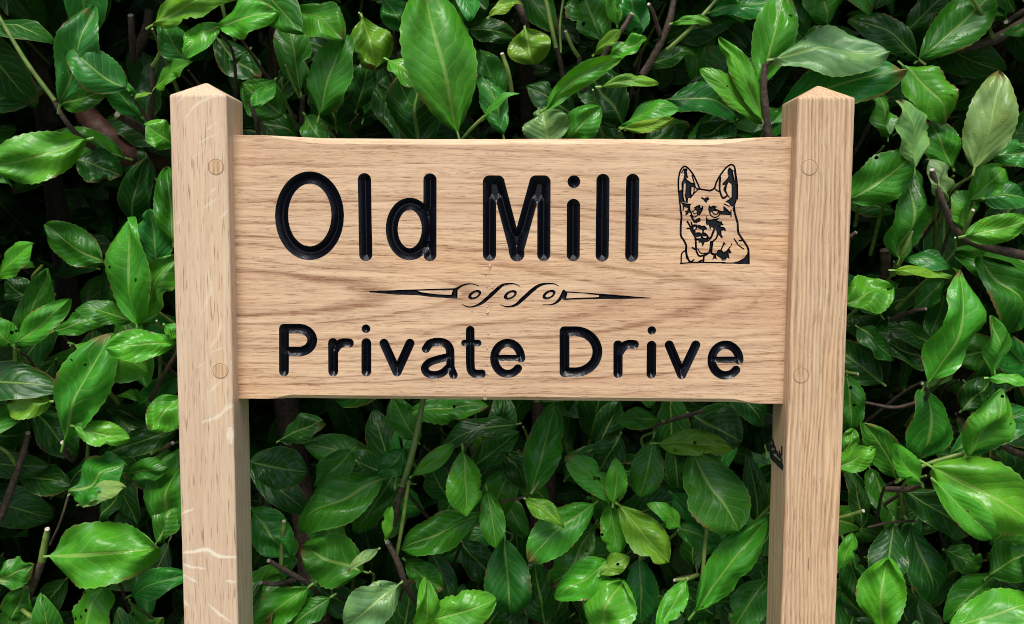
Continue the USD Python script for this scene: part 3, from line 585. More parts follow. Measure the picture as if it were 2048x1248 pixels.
n_leaf = 0
def leaf(bx, by, tx, ty, w, tone, y=None, dy=None, **o):
    """One leaf from its stalk end to its tip; y is how far back it hangs."""
    global n_leaf
    R = np.random.default_rng(1000 + n_leaf); n_leaf += 1
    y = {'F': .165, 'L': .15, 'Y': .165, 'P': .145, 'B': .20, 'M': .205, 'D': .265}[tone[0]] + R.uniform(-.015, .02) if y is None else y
    dy = R.uniform(-0.035, 0.01) if dy is None else dy
    B, T = at(bx, by, y), at(tx, ty, max(y + dy, 0.105))
    L = np.linalg.norm(T - B)
    roll = math.radians(o.pop('roll', R.uniform(-24, 24)))
    W = w / ppm(y) * 1.0 / max(math.cos(roll), .6)
    k = dict(bow=R.uniform(0.01, 0.07), side=R.uniform(-.04, .04), fold=R.uniform(.08, .40), wave=R.uniform(.05, .22), curl=R.uniform(-.6, .15), twist=R.uniform(-.5, .5), crumple=R.uniform(.08, .26),
             bite=R.choice([0, 0, 0, .35, .5]) if 'bite' not in o else 0, petiole=R.uniform(.06, .13), teeth=.022)
    k.update(o)
    V, F, uv = leaf_shape(L, W, R, **k)
    a, s, n = frame(B, T, roll)
    t = np.array(TONE[tone[0]]) * R.uniform(.85, 1.18) * np.array([R.uniform(.8, 1.3), 1, R.uniform(.8, 1.25)])
    P = B + V[:, :1] * a + V[:, 1:2] * s + V[:, 2:] * n
    P[:, 1] = np.maximum(P[:, 1], 0.082)
    obj('leaf', (P, F), 'laurel_leaf', hedge, smooth=True, uv=uv, tint=t)
    return B, a, n

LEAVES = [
 # upper left
 (120, 205, 174, 8, 76, 'B', .15, -.02, dict(side=-.05, fold=.5, roll=18)), (252, 175, 142, 82, 82, 'B', .15, -.03, dict(side=.12, curl=-.6, bite=0)), (122, 210, 201, 182, 55, 'M'), (281, 232, 208, 148, 55, 'B', .22),
 (172, 279, -22, 330, 92, 'L', .14, -.03, dict(side=.05, bite=0)), (308, 48, 465, -26, 62, 'Y', .15), (442, 47, 363, 108, 62, 'L', .15), (438, 52, 545, 18, 74, 'F', .14), (373, 126, 325, 45, 62, 'B', .19), (310, 174, 374, 118, 50, 'F', .19),
 (348, 290, 296, 250, 62, 'F', .15), (430, 75, 520, 160, 70, 'D'), (500, 100, 470, 185, 60, 'D'), (565, 230, 480, 165, 75, 'M', .2), (548, 160, 505, 215, 42, 'F', .17), (300, 186, 268, 194, 14, 'Y', .15),
 (556, -20, 572, 38, 60, 'F', .15), (601, 182, 574, 30, 70, 'M', .21), (598, 16, 684, 72, 82, 'L', .14, -.02, dict(bite=0)), (638, 230, 692, 68, 104, 'M', .16, -.02, dict(bite=0)), (724, 34, 752, 132, 92, 'Y', .16, None, dict(bite=.3)),
 (778, 120, 866, 182, 52, 'F', .15), (915, 262, 846, -30, 146, 'F', .125, -.02, dict(bite=0, fold=.1, roll=5, wave=.04)), (768, -2, 812, 60, 56, 'B'), (838, 305, 842, 128, 116, 'D', .22, None, dict(bite=0)), (728, 235, 782, 125, 60, 'D'),
 (610, 230, 655, 292, 54, 'M', .2), (712, 218, 738, 118, 55, 'D', .24), (1000, 205, 958, 100, 60, 'M', .2), (1006, 268, 968, 148, 58, 'B', .17), (968, 236, 1028, 180, 24, 'L', .13), (938, 58, 1035, 70, 45, 'D', .24),
 # upper middle
 (978, 32, 1042, -4, 34, 'Y', .15), (1050, 58, 1066, 128, 84, 'Y', .16), (1206, 80, 1162, -34, 94, 'M', .17), (1234, 48, 1226, -24, 34, 'L', .14), (1282, 66, 1248, -26, 76, 'B', .18), (1188, 108, 1242, 60, 30, 'Y', .15), (1214, 117, 1292, 74, 46, 'F', .155),
 (1095, 216, 1242, 114, 36, 'L', .13, -.01, dict(side=.10, fold=.7, roll=40, bite=0)), (1204, 173, 1318, 168, 27, 'Y', .14, None, dict(side=.08, bite=.3)), (1246, 252, 1168, 132, 98, 'D', .21, None, dict(bite=0)), (1162, 238, 1056, 168, 66, 'D', .25),
 (1244, 252, 1352, 204, 50, 'F', .16), (1248, 256, 1346, 236, 27, 'Y', .15, None, dict(side=-.06)), (1100, 292, 1084, 212, 92, 'P', .14, None, dict(bite=.5)), (1130, 288, 1192, 216, 66, 'L', .155), (1326, 204, 1480, 214, 80, 'B', .22, None, dict(side=.08)),
 (1300, 132, 1398, 94, 54, 'D', .24), (1346, 46, 1422, 40, 24, 'F', .16), (1420, 24, 1568, 0, 62, 'B', .19), (1524, 238, 1440, 72, 46, 'L', .14, None, dict(bite=.5)), (1528, 245, 1410, 132, 48, 'F', .16), (1514, 182, 1568, -24, 82, 'F', .15, None, dict(bite=0)),
 (1470, 240, 1395, 280, 70, 'D', .26), (1290, 290, 1375, 235, 60, 'D', .26), (1180, 260, 1265, 300, 60, 'D', .27),
 # upper right
 (1656, 48, 1640, -34, 88, 'M', .19), (1548, 118, 1776, 112, 112, 'P', .115, -.005, dict(side=.07, fold=.12, roll=-4, bite=0, wave=.07)), (1546, 245, 1812, 148, 106, 'B', .145, -.01, dict(side=.10, bite=0)), (1836, 118, 1702, 34, 64, 'D', .21, None, dict(side=-.06, bite=0)),
 (1838, 118, 1996, -26, 94, 'M', .22, None, dict(bite=0)), (1808, 132, 1908, 234, 90, 'F', .19, -.02, dict(bite=0)), (1830, 334, 1806, 198, 94, 'P', .13, -.01, dict(bite=.3)), (1950, 334, 2004, 136, 92, 'P', .12, -.01, dict(bite=0, wave=.12)), (1906, 335, 1858, 238, 74, 'M', .2),
 (1984, 312, 2080, 300, 62, 'B', .17), (1776, 272, 1756, 185, 60, 'M', .18), (2008, 68, 2066, 54, 24, 'L', .16),
 (1698, 398, 1828, 308, 88, 'M', .135, -.01, dict(bite=0)), (1800, 515, 1842, 335, 94, 'M', .18), (1892, 405, 1878, 320, 56, 'P', .165), (1938, 402, 2014, 332, 72, 'L', .17), (1928, 462, 1926, 382, 72, 'F', .18), (1972, 396, 2066, 394, 68, 'B', .15), (1934, 471, 2066, 438, 54, 'L', .14),
 (1808, 516, 1902, 530, 46, 'B', .2), (1792, 540, 1902, 556, 26, 'Y', .17), (1690, 606, 1786, 568, 88, 'F', .13, None, dict(bite=0)), (1832, 615, 1888, 558, 50, 'M'), (1850, 770, 1942, 548, 106, 'F', .125, -.02, dict(bite=.25, side=-.05)), (1986, 752, 1990, 632, 58, 'F', .15),
 (1958, 514, 2068, 655, 104, 'M', .19, None, dict(bite=0)), (1718, 655, 1790, 720, 62, 'D'), (1872, 690, 1798, 650, 52, 'D'), (1695, 752, 1702, 866, 64, 'M', .19), (1780, 640, 1800, 700, 50, 'D', .3),
 (1978, 755, 2066, 762, 26, 'L', .14), (1856, 780, 1850, 925, 108, 'M', .20, None, dict(bite=0)), (1934, 908, 2012, 786, 88, 'F', .135, None, dict(bite=0)), (1898, 912, 2068, 816, 76, 'B', .17), (1794, 958, 1728, 848, 62, 'M', .165, None, dict(bite=0)), (1843, 968, 1784, 886, 56, 'L', .14),
 (1868, 936, 2090, 1062, 136, 'L', .14, -.02, dict(bite=0)), (1872, 964, 2004, 1084, 62, 'L', .115, -.01, dict(bite=0)), (1672, 935, 1750, 894, 52, 'L', .14), (1690, 905, 1712, 858, 36, 'F', .16), (1722, 1055, 1700, 938, 48, 'D', .25), (1812, 984, 1936, 1070, 78, 'D', .2, None, dict(bite=0)),
 (1786, 1048, 1762, 1176, 78, 'D', .22), (1818, 1048, 1884, 1208, 94, 'D', .235, None, dict(bite=0)), (1768, 1268, 1776, 1116, 92, 'F', .14, None, dict(side=.06)), (1896, 1258, 2090, 1198, 94, 'F', .13, None, dict(bite=0)), (1992, 1150, 1896, 1238, 72, 'M', .2), (1978, 1152, 2070, 1098, 82, 'M', .17),
 (1676, 1140, 1708, 1070, 36, 'F', .16), (1690, 1090, 1740, 1235, 66, 'D', .25), (2050, 640, 2035, 540, 60, 'D', .25), (1925, 820, 1985, 760, 70, 'D', .26), (2060, 980, 1985, 900, 80, 'D', .26), (1890, 1100, 1970, 1130, 60, 'M', .24),
 # left
 (150, 318, 240, 350, 78, 'D', .22), (-4, 556, 66, 488, 56, 'L', .15, None, dict(bite=.4)), (206, 524, 90, 448, 72, 'M', .19), (272, 646, 256, 434, 102, 'F', .14, -.01, dict(bite=0)), (312, 542, 298, 418, 72, 'B', .2), (276, 648, 356, 508, 76, 'F', .155), (346, 482, 330, 332, 64, 'M', .18),
 (34, 682, 92, 538, 62, 'M', .19), (30, 688, 142, 598, 58, 'F', .15, None, dict(bite=0)), (26, 692, -22, 640, 60, 'F', .15), (262, 642, 152, 612, 48, 'M', .18), (108, 662, 218, 628, 46, 'M', .19), (148, 688, 292, 732, 98, 'F', .17, None, dict(bite=0)), (352, 686, 210, 694, 68, 'F', .14, None, dict(bite=0)), (330, 650, 362, 676, 34, 'F', .13),
 (128, 884, 208, 678, 102, 'F', .15, None, dict(bite=0)), (98, 802, 4, 800, 84, 'Y', .16), (148, 852, 258, 876, 56, 'L', .14), (60, 815, 150, 915, 76, 'D'), (356, 794, 300, 862, 72, 'F', .16), (142, 986, 248, 928, 108, 'M', .155), (158, 1008, 244, 972, 46, 'P', .14), (250, 946, 338, 934, 44, 'M', .2),
 (318, 1070, 362, 900, 112, 'M', .20, None, dict(bite=0)), (100, 1112, 314, 1096, 134, 'L', .125, -.01, dict(bite=0, fold=.12, roll=2, side=-.02)), (312, 1085, 360, 1000, 64, 'M', .185), (202, 1172, 160, 1300, 98, 'F', .17, None, dict(bite=0)), (-5, 1160, 62, 1130, 66, 'M', .18), (262, 1190, 362, 1145, 58, 'B', .2),
 (30, 950, 136, 965, 64, 'D', .26), (268, 1268, 325, 1238, 40, 'M'), (352, 858, 212, 906, 54, 'D', .24), (110, 720, 60, 790, 60, 'D', .26), (60, 600, 10, 560, 60, 'D', .26), (200, 1040, 260, 960, 50, 'D', .26), (20, 1240, 50, 1175, 60, 'M', .2),
 # below the board
 (498, 922, 612, 944, 88, 'D', .2), (702, 902, 630, 974, 68, 'M', .2), (764, 958, 582, 1046, 100, 'M', .185, None, dict(bite=0)), (503, 1018, 580, 1114, 88, 'B', .17), (724, 1142, 602, 1096, 114, 'M', .18, None, dict(bite=0)), (797, 1170, 688, 1262, 90, 'P', .15, None, dict(bite=.2)), (756, 1098, 696, 1136, 24, 'P', .15), (770, 1078, 782, 1014, 26, 'L', .14),
 (812, 898, 758, 950, 62, 'B', .2), (836, 884, 782, 798, 58, 'M', .22), (824, 952, 908, 888, 36, 'F', .165), (926, 902, 932, 1032, 82, 'F', .135, -.01, dict(bite=.3)), (968, 1026, 802, 1098, 80, 'M', .18, None, dict(bite=0)), (974, 982, 992, 1096, 52, 'F', .18), (812, 1122, 885, 1180, 60, 'M', .2), (862, 1105, 905, 1205, 50, 'D'),
 (850, 1275, 856, 1170, 54, 'L', .14, None, dict(bite=0)), (856, 1240, 990, 1200, 82, 'L', .135, None, dict(bite=.3)), (925, 1085, 1002, 1168, 64, 'D'), (1010, 1082, 1022, 1246, 98, 'B', .215, None, dict(bite=0)), (614, 1176, 495, 1265, 74, 'F', .16), (660, 1195, 565, 1265, 62, 'M', .175), (1032, 848, 878, 885, 56, 'D', .26), (945, 935, 1032, 865, 56, 'D', .25),
 (1060, 992, 1110, 816, 78, 'M', .165, None, dict(bite=.2)), (1234, 1006, 1132, 912, 62, 'L', .145, None, dict(bite=.4)), (1226, 1006, 1232, 920, 46, 'L', .135), (1306, 878, 1280, 994, 68, 'M', .175), (1318, 886, 1468, 892, 58, 'Y', .165, None, dict(bite=.3)), (1385, 908, 1480, 1062, 128, 'M', .155, -.03, dict(bite=.2, fold=.15, roll=-8)), (1188, 1008, 1056, 1122, 84, 'F', .155, None, dict(bite=0)),
 (1052, 998, 1128, 1046, 42, 'Y', .135), (1218, 1008, 1238, 1112, 58, 'F', .17), (1236, 1010, 1338, 1124, 80, 'Y', .135, -.01, dict(bite=.4)), (1358, 1052, 1312, 1008, 44, 'L', .14), (1392, 1220, 1534, 1036, 80, 'F', .155, None, dict(bite=.3)), (1190, 1050, 1110, 1180, 84, 'M', .2), (1222, 1124, 1104, 1192, 74, 'F', .16), (1192, 1275, 1236, 1166, 114, 'L', .13, None, dict(bite=0)),
 (1280, 1122, 1286, 1250, 80, 'B', .185, None, dict(bite=0)), (1200, 1150, 1258, 1112, 42, 'Y', .14), (1372, 1162, 1314, 1256, 48, 'L', .15), (1356, 1054, 1452, 1096, 66, 'M', .19), (1536, 1155, 1465, 1258, 74, 'M', .2), (1384, 830, 1484, 884, 104, 'D', .235), (1188, 900, 1238, 800, 60, 'D', .27), (1322, 842, 1242, 838, 46, 'M', .2), (1515, 1045, 1496, 912, 50, 'D', .23), (1345, 988, 1398, 1042, 46, 'B', .19),
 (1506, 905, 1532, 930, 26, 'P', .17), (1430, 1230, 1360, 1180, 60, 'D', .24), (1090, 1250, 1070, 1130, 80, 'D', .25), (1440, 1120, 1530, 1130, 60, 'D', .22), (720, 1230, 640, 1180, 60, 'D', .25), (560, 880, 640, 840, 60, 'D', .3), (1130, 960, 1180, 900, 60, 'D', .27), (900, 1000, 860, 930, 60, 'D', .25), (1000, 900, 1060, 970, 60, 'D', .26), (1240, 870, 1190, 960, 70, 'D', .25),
]
twigs = []
for e in LEAVES:
    bx, by, tx, ty, w, tone = e[:6]
    B, a, n = leaf(bx, by, tx, ty, w, tone, *(e[6:8] if len(e) > 6 else ()), **(e[8] if len(e) > 8 else {}))
    twigs.append((B, a, n))

# gaps in the photo's hedge, where one looks deep into it: fewer leaves stand near the front there
GAPS = [(70, 420, 150), (190, 420, 90), (250, 90, 80), (40, 150, 90), (330, 420, 60), (620, 850, 130), (560, 1010, 30), (60, 1010, 80), (1790, 150, 60), (1960, 160, 70), (1750, 320, 60), (1760, 930, 60), (1760, 780, 60), (730, 1040, 40), (980, 800, 40), (1500, 860, 40), (1320, 280, 40), (150, 1230, 60), (320, 1210, 40), (1660, 1000, 60)]
R = np.random.default_rng(21)
while n_leaf < 300:
    px, py = R.uniform(-40, 2090), R.uniform(-40, 1290)
    if (470 < px < 1570 and 290 < py < 790) or 350 < px < 470 and py > 200 or 1590 < px < 1690 and py > 220: continue
    if any((px - a) ** 2 + (py - b) ** 2 < r * r for a, b, r in GAPS): continue
    an = R.uniform(0, 2 * math.pi); ll = R.uniform(110, 175)
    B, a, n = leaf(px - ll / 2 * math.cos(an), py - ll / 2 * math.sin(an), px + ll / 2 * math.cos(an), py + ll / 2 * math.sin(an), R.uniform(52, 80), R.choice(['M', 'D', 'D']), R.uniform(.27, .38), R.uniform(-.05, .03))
    twigs.append((B, a, n))

# the leaves further in and beyond the frame, by the thousand
protos = '/World/laurel_hedge/foliage/leaf_kinds'
pi = UsdGeom.PointInstancer.Define(stage, '/World/laurel_hedge/foliage'); data(pi.GetPrim(), kind='stuff')
UsdGeom.Scope.Define(stage, protos)
targets = []
for k in range(10):
    Rk = np.random.default_rng(300 + k)
    V, F, uv = leaf_shape(1.0, Rk.uniform(.38, .48), Rk, nu=10, nv=4, bow=Rk.uniform(.0, .08), side=Rk.uniform(-.04, .04), fold=Rk.uniform(.1, .4), curl=Rk.uniform(-.3, .1), twist=Rk.uniform(-.4, .4), petiole=.1)
    V[:, 1] = np.where(np.abs(uv[:, 1]) <= 0.021, np.clip(V[:, 1] * 8, -.012, .012), V[:, 1])
    targets.append(obj(f'leaf_kind', (V, F), 'laurel_leaf', protos, smooth=True, uv=uv, tint=np.array(TONE['MDDDMDDMDB'[k]]) * Rk.uniform(.85, 1.15)))
pos, quat, idx, scl = [], [], [], []
R = np.random.default_rng(5)
BIG = 1.0
def scatter(n, xr, yr, zr, gaps):
    k = 0
    while k < n:
        p = np.array([R.uniform(*xr), R.uniform(*yr), R.uniform(*zr)])
        d = p - EYE; w_ = d @ FWD; px, py = 1024 + FPX * (d @ RIGHT) / w_, 624 - FPX * (d @ UP) / w_
        inside = -60 < px < 2110 and -60 < py < 1310
        if inside and p[1] < .40: continue
        if gaps and inside and any((px - a) ** 2 + (py - b) ** 2 < r * r for a, b, r in GAPS): continue
        a = R.normal(size=3) * [1, .7, 1]; a /= np.linalg.norm(a)
        nrm = np.array([0, -1, .5]) + R.normal(size=3) * .55; nrm -= a * (nrm @ a); nrm /= np.linalg.norm(nrm)
        s = np.cross(nrm, a)
        Rm = Gf.Matrix3d(*a.tolist(), *s.tolist(), *nrm.tolist()); q = Rm.ExtractRotation().GetQuat(); im = q.GetImaginary()
        quat.append(Gf.Quath(float(q.GetReal()), float(im[0]), float(im[1]), float(im[2]))); pos.append(p); idx.append(int(R.integers(0, 10))); scl.append(R.uniform(.10, .16) * BIG); k += 1
scatter(700, (-1.5, 1.5), (.40, .62), (.2, 2.0), True)            # inner twigs' leaves
scatter(7500, (-2.0, 2.0), (.13, .40), (.03, 2.35), False)         # the hedge's front outside the picture
BIG = 1.35
scatter(19000, (-2.3, 2.3), (1.30, 1.95), (.03, 2.6), False)       # the far side
BIG = 1.0
scatter(4500, (-2.1, 2.1), (.12, 1.4), (2.0, 2.4), False)          # its top, thickened out of view to shade the inside
scatter(1800, (-2.2, -1.75), (.12, 1.4), (.03, 2.3), False); scatter(1800, (1.75, 2.2), (.12, 1.4), (.03, 2.3), False)   # unseen end walls of leaves, added to keep side light out
pi.CreatePositionsAttr(Vt.Vec3fArray.FromNumpy(np.array(pos, np.float32)))
pi.CreateOrientationsAttr(Vt.QuathArray(quat)); pi.CreateProtoIndicesAttr(Vt.IntArray(idx))
pi.CreateScalesAttr(Vt.Vec3fArray.FromNumpy(np.repeat(np.array(scl, np.float32)[:, None], 3, 1)))
pi.CreatePrototypesRel().SetTargets([Sdf.Path(t) for t in targets])

# branches, green shoots and their cut ends
def tube(pts, rad, sides=10, lump=0.08, seed=0):
    P = np.array(smooth_line3(pts, 7)); r = np.interp(np.linspace(0, 1, len(P)), np.linspace(0, 1, len(rad)), rad)
    Rt = np.random.default_rng(seed); r = r * (1 + Rt.uniform(-lump, lump, len(P)))
    T = np.gradient(P, axis=0); T /= np.linalg.norm(T, axis=1, keepdims=True)
    u = np.cross(T, [0.2, 1, 0.1]); u /= np.linalg.norm(u, axis=1, keepdims=True); v = np.cross(T, u)
    an = np.linspace(0, 2 * math.pi, sides, endpoint=False)
    V = (P[:, None] + r[:, None, None] * (np.cos(an)[None, :, None] * u[:, None] + np.sin(an)[None, :, None] * v[:, None])).reshape(-1, 3)
    n = len(P); i, j = np.meshgrid(np.arange(n - 1), np.arange(sides), indexing='ij'); a = (i * sides + j).ravel(); b = (i * sides + (j + 1) % sides).ravel()
    F = np.vstack([np.column_stack([a, b, b + sides]), np.column_stack([a, b + sides, a + sides])])
    V = np.vstack([V, P[0], P[-1]]); k = np.arange(sides)
    F = np.vstack([F, np.column_stack([np.full(sides, n * sides), (k + 1) % sides, k]), np.column_stack([np.full(sides, n * sides + 1), (n - 1) * sides + k, (n - 1) * sides + (k + 1) % sides])])
    return (V, F), P, T, r
def smooth_line3(pts, n):
    p = np.array(pts, float); p = np.vstack([2 * p[0] - p[1], p, 2 * p[-1] - p[-2]]); out = []
    for i in range(1, len(p) - 2):
        for t in np.linspace(0, 1, n, endpoint=False):
            out.append(0.5 * ((2 * p[i]) + (p[i + 1] - p[i - 1]) * t + (2 * p[i - 1] - 5 * p[i] + 4 * p[i + 1] - p[i + 2]) * t**2 + (3 * p[i] - p[i - 1] - 3 * p[i + 1] + p[i + 2]) * t**3))
    return out + [p[-2]]
nb = 0
def branch(name, mat, pts, w, cut=None):
    """pts: (picture x, picture y, depth); w: thickness along it in picture units; cut: which end is a pale cut face."""
    global nb; nb += 1
    q = [at(*p) for p in pts]
    mesh, P, T, r = tube(q, [a / 2 / ppm(p[2]) for a, p in zip(np.interp(np.linspace(0, 1, len(pts)), np.linspace(0, 1, len(w)), w), pts)], seed=nb)
    path = obj(name, mesh, mat, hedge, smooth=50)
    if cut is not None:
        c, t, rr = (P[0], -T[0], r[0]) if cut == 0 else (P[-1], T[-1], r[-1])
        t = t + np.array([0, -0.8, .2]); t /= np.linalg.norm(t)
        d = trimesh.creation.cylinder(rr * 0.86, 0.0016, sections=14); d.apply_transform(trimesh.geometry.align_vectors([0, 0, 1], t)); d.apply_translation(c + t * rr * .55)
        obj('cut_end', d, 'cut_wood', path, smooth=30)
S = 'green_stem'
BR = [('branch', 'bark', [(30, -20, .55), (70, 100, .52), (105, 250, .5)], (34, 36, 30), None), ('branch', 'bark', [(-20, 80, .5), (60, 150, .48), (120, 210, .45)], (24, 20, 16), None),
      ('stem', S, [(-10, 20, .16), (50, 120, .16), (110, 202, .165)], (8, 9, 9), None), ('branch', 'bark', [(106, 198, .165), (130, 240, .17), (160, 275, .19), (200, 305, .24)], (9, 10, 11, 12), None),
      ('branch', 'red_bark', [(170, 225, .36), (205, 265, .34), (260, 312, .36), (330, 330, .42)], (40, 52, 50, 30), None), ('branch', 'bark', [(238, 231, .24), (270, 250, .27), (310, 275, .33)], (16, 17, 18), 0),
      ('branch', 'bark', [(262, 34, .24), (264, 70, .25), (266, 120, .3)], (12, 13, 14), 0), ('branch', 'bark', [(304, 128, .2), (306, 180, .22), (300, 245, .26)], (9, 11, 12), None), ('stem', S, [(328, 88, .17), (318, 112, .185), (306, 132, .2)], (9, 9, 9), 0),
      ('branch', 'bark', [(298, 20, .3), (292, 60, .3), (270, 110, .33)], (16, 18, 18), None),
      ('branch', 'bark', [(1530, 128, .13), (1528, 185, .135), (1540, 300, .15)], (11, 14, 16), None), ('stem', 'bark', [(1552, 117, .12), (1538, 124, .125), (1530, 135, .13)], (6, 8, 9), None),
      ('branch', 'bark', [(1832, 125, .24), (1900, 100, .24), (1985, 80, .25), (2060, 38, .28)], (12, 18, 20, 20), None), ('stem', S, [(1940, -10, .2), (1965, 30, .21), (1985, 74, .24)], (7, 8, 9), None), ('branch', 'bark', [(2012, 44, .2), (2030, 32, .22), (2060, 14, .24)], (9, 9, 9), 0),
      ('branch', 'bark', [(1285, 150, .2), (1312, 105, .19), (1338, 45, .18), (1350, -15, .18)], (16, 15, 13, 12), None), ('stem', S, [(1334, 100, .16), (1380, 58, .15), (1440, -8, .15)], (8, 8, 7), None), ('stem', S, [(1088, -15, .17), (1100, 40, .17), (1112, 96, .175)], (9, 9, 9), None),
      ('branch', 'bark', [(1112, 94, .175), (1122, 130, .19), (1130, 190, .24)], (10, 10, 9), None), ('stem', S, [(1128, -10, .16), (1120, 50, .165), (1122, 105, .17)], (5, 5, 5), None), ('branch', 'bark', [(1262, 30, .16), (1240, 66, .16), (1210, 108, .175), (1165, 180, .2)], (9, 10, 11, 14), 0),
      ('branch', 'bark', [(1030, -10, .2), (1045, 30, .2), (1056, 62, .22)], (14, 14, 12), None), ('stem', S, [(1132, 65, .16), (1145, 95, .165), (1156, 112, .175)], (7, 8, 9), 0), ('branch', 'bark', [(1158, 112, .175), (1160, 150, .19), (1164, 185, .22)], (9, 9, 10), None),
      ('stem', S, [(920, 282, .15), (945, 255, .14), (970, 232, .13)], (6, 7, 7), None), ('stem', S, [(1005, 110, .16), (1018, 150, .165), (1024, 190, .18)], (9, 9, 9), 0), ('branch', 'bark', [(1298, 10, .15), (1308, 30, .16), (1320, 70, .18)], (7, 8, 9), 0),
      ('branch', 'bark', [(1864, 342, .14), (1885, 405, .15), (1915, 465, .17), (1960, 490, .18), (2065, 515, .2)], (10, 13, 15, 17, 20), 0), ('stem', S, [(1945, 422, .14), (1936, 445, .15), (1926, 475, .17)], (9, 10, 10), 0), ('branch', 'bark', [(1710, 466, .2), (1690, 480, .2), (1660, 500, .22)], (8, 9, 9), 0),
      ('branch', 'bark', [(1770, 500, .25), (1772, 535, .26), (1768, 560, .28)], (20, 20, 18), None), ('stem', S, [(1822, 465, .17), (1808, 505, .18), (1785, 548, .22)], (8, 12, 14), 0), ('branch', 'bark', [(1850, 618, .2), (1826, 622, .21), (1780, 640, .26)], (7, 9, 10), 0),
      ('stem', S, [(1790, 966, .17), (1850, 930, .16), (1930, 905, .145)], (7, 8, 8), None), ('branch', 'bark', [(1770, 978, .19), (1815, 978, .18), (1845, 968, .16)], (12, 13, 12), None), ('branch', 'bark', [(1845, 768, .15), (1855, 785, .16), (1850, 800, .2)], (8, 9, 9), 0), ('branch', 'bark', [(1730, 805, .25), (1790, 815, .24), (1850, 800, .22)], (6, 8, 8), None),
      ('stem', S, [(1725, 1022, .14), (1700, 1030, .15), (1660, 1040, .17)], (8, 8, 8), 0), ('branch', 'bark', [(1735, 1055, .2), (1780, 1045, .21), (1830, 1042, .23)], (5, 5, 5), None), ('branch', 'bark', [(1985, 870, .22), (2020, 900, .22), (2065, 915, .24)], (12, 14, 16), None), ('stem', S, [(1714, 748, .16), (1695, 745, .17), (1670, 742, .19)], (6, 6, 6), 0),
      ('branch', 'bark', [(56, 868, .2), (42, 920, .2), (0, 1040, .22)], (11, 14, 14), 0), ('stem', S, [(-10, 890, .18), (15, 905, .18), (32, 930, .2)], (8, 8, 8), None), ('stem', S, [(95, 1060, .17), (88, 1095, .175), (84, 1122, .18)], (12, 14, 15), 0), ('branch', 'bark', [(84, 1122, .18), (66, 1170, .19), (40, 1230, .21)], (15, 16, 16), None), ('stem', S, [(-10, 1162, .17), (30, 1168, .18), (62, 1176, .19)], (9, 9, 9), None),
      ('stem', S, [(106, 1246, .16), (70, 1238, .17), (45, 1220, .19)], (7, 8, 9), 0), ('branch', 'bark', [(126, 886, .17), (130, 905, .19), (145, 920, .24)], (10, 12, 12), 0), ('branch', 'bark', [(140, 980, .2), (122, 1040, .2), (100, 1090, .22)], (5, 5, 5), None), ('branch', 'bark', [(345, 886, .2), (325, 900, .22), (300, 915, .26)], (8, 7, 6), 0),
      ('stem', S, [(848, 790, .19), (826, 900, .18), (804, 974, .175)], (12, 13, 12), None), ('branch', 'bark', [(804, 972, .175), (796, 1010, .18), (788, 1050, .2)], (12, 12, 11), None), ('stem', S, [(818, 960, .165), (806, 1040, .165), (794, 1108, .17)], (7, 8, 8), None), ('branch', 'bark', [(776, 1086, .15), (796, 1125, .155), (812, 1170, .17), (838, 1215, .22)], (12, 13, 13, 10), 0),
      ('branch', 'bark', [(539, 1122, .15), (572, 1142, .16), (612, 1165, .18), (640, 1190, .22)], (9, 12, 12, 9), 0), ('stem', S, [(568, 1044, .145), (564, 1080, .15), (562, 1128, .16)], (8, 9, 9), 0), ('branch', 'bark', [(524, 1165, .16), (550, 1168, .17), (590, 1160, .19)], (8, 10, 11), 0),
      ('stem', S, [(1418, 1030, .15), (1410, 1090, .155), (1404, 1165, .16)], (10, 9, 8), None), ('stem', S, [(1062, 988, .16), (1075, 968, .165), (1100, 935, .17)], (8, 7, 5), None), ('branch', 'bark', [(1000, 1004, .2), (1030, 998, .19), (1060, 992, .17)], (6, 6, 7), None), ('stem', S, [(1350, 1160, .15), (1372, 1158, .16), (1395, 1150, .19)], (7, 9, 10), 0), ('stem', S, [(1250, 982, .14), (1240, 998, .145), (1225, 1010, .16)], (6, 6, 6), 0),
      ('stem', S, [(1542, 1010, .16), (1515, 1038, .17), (1490, 1062, .19)], (6, 6, 6), None), ('branch', 'bark', [(1405, 822, .22), (1350, 838, .22), (1280, 860, .24)], (9, 9, 8), None), ('stem', S, [(572, 132, .19), (585, 165, .2), (600, 195, .22)], (5, 6, 6), 0), ('branch', 'bark', [(606, 190, .22), (604, 230, .24), (600, 285, .3)], (9, 10, 10), None), ('stem', S, [(85, 530, .22), (65, 560, .22), (110, 590, .26)], (6, 6, 6), None),
      ('branch', 'bark', [(358, 700, .18), (330, 745, .2), (300, 800, .24)], (8, 9, 9), None), ('stem', S, [(22, 790, .18), (30, 740, .18), (30, 690, .16)], (8, 8, 8), None), ('branch', 'bark', [(498, 200, .18), (512, 240, .19), (520, 290, .22)], (8, 9, 9), None), ('stem', S, [(440, -10, .15), (452, 40, .155), (470, 80, .18)], (8, 8, 7), None)]
for b in BR: branch(*b)
# twigs that carry the leaves back into the hedge
R = np.random.default_rng(9)
for i, (B, a, n) in enumerate(twigs):
    if R.random() < .45:
        e = B - a * 0.012 - n * 0.012
        q = [e, e + np.array([R.uniform(-.02, .02), .05, -.03]), e + np.array([R.uniform(-.06, .06), .16, -.12])]
        mesh = tube(q, (.0016, .0024, .0034), sides=7, seed=500 + i)[0]
        obj('twig', mesh, 'green_stem' if R.random() < .5 else 'bark', hedge, smooth=50)
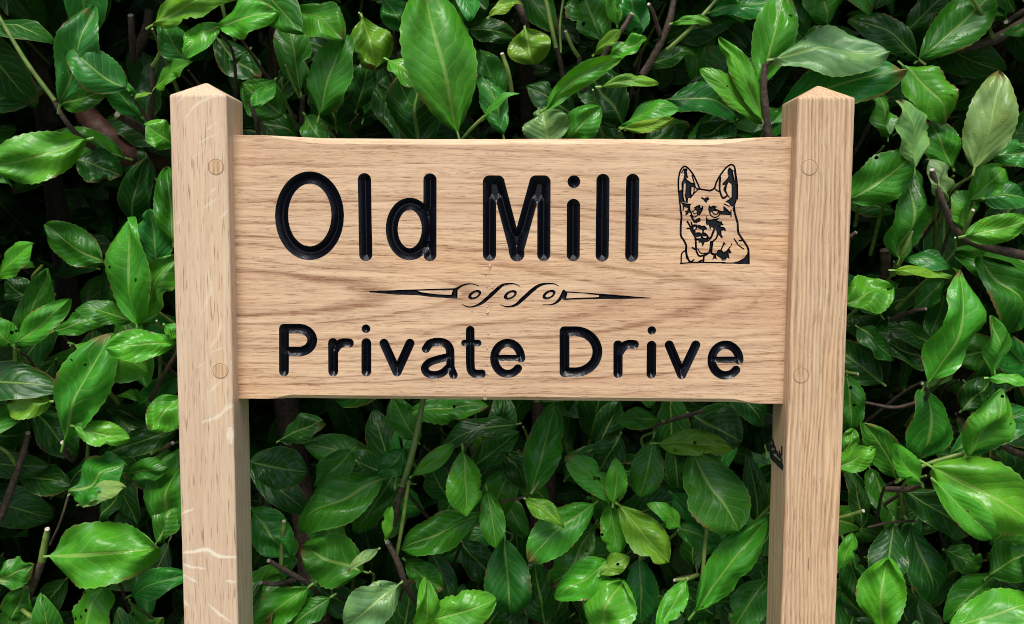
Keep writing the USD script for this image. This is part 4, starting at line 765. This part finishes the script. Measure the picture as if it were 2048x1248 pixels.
# main stems standing in the ground inside the hedge
for x in (-1.3, -.95, -.42, .1, .62, 1.0, 1.4):
    q = [np.array([x, .8, -.03]), np.array([x + R.uniform(-.06, .06), .78, .5]), np.array([x + R.uniform(-.12, .12), .8, 1.1]), np.array([x + R.uniform(-.2, .2), .78, 1.9])]
    obj('trunk', tube(q, (.035, .03, .024, .012), sides=12, seed=int(abs(x) * 100))[0], 'bark', hedge, smooth=50)
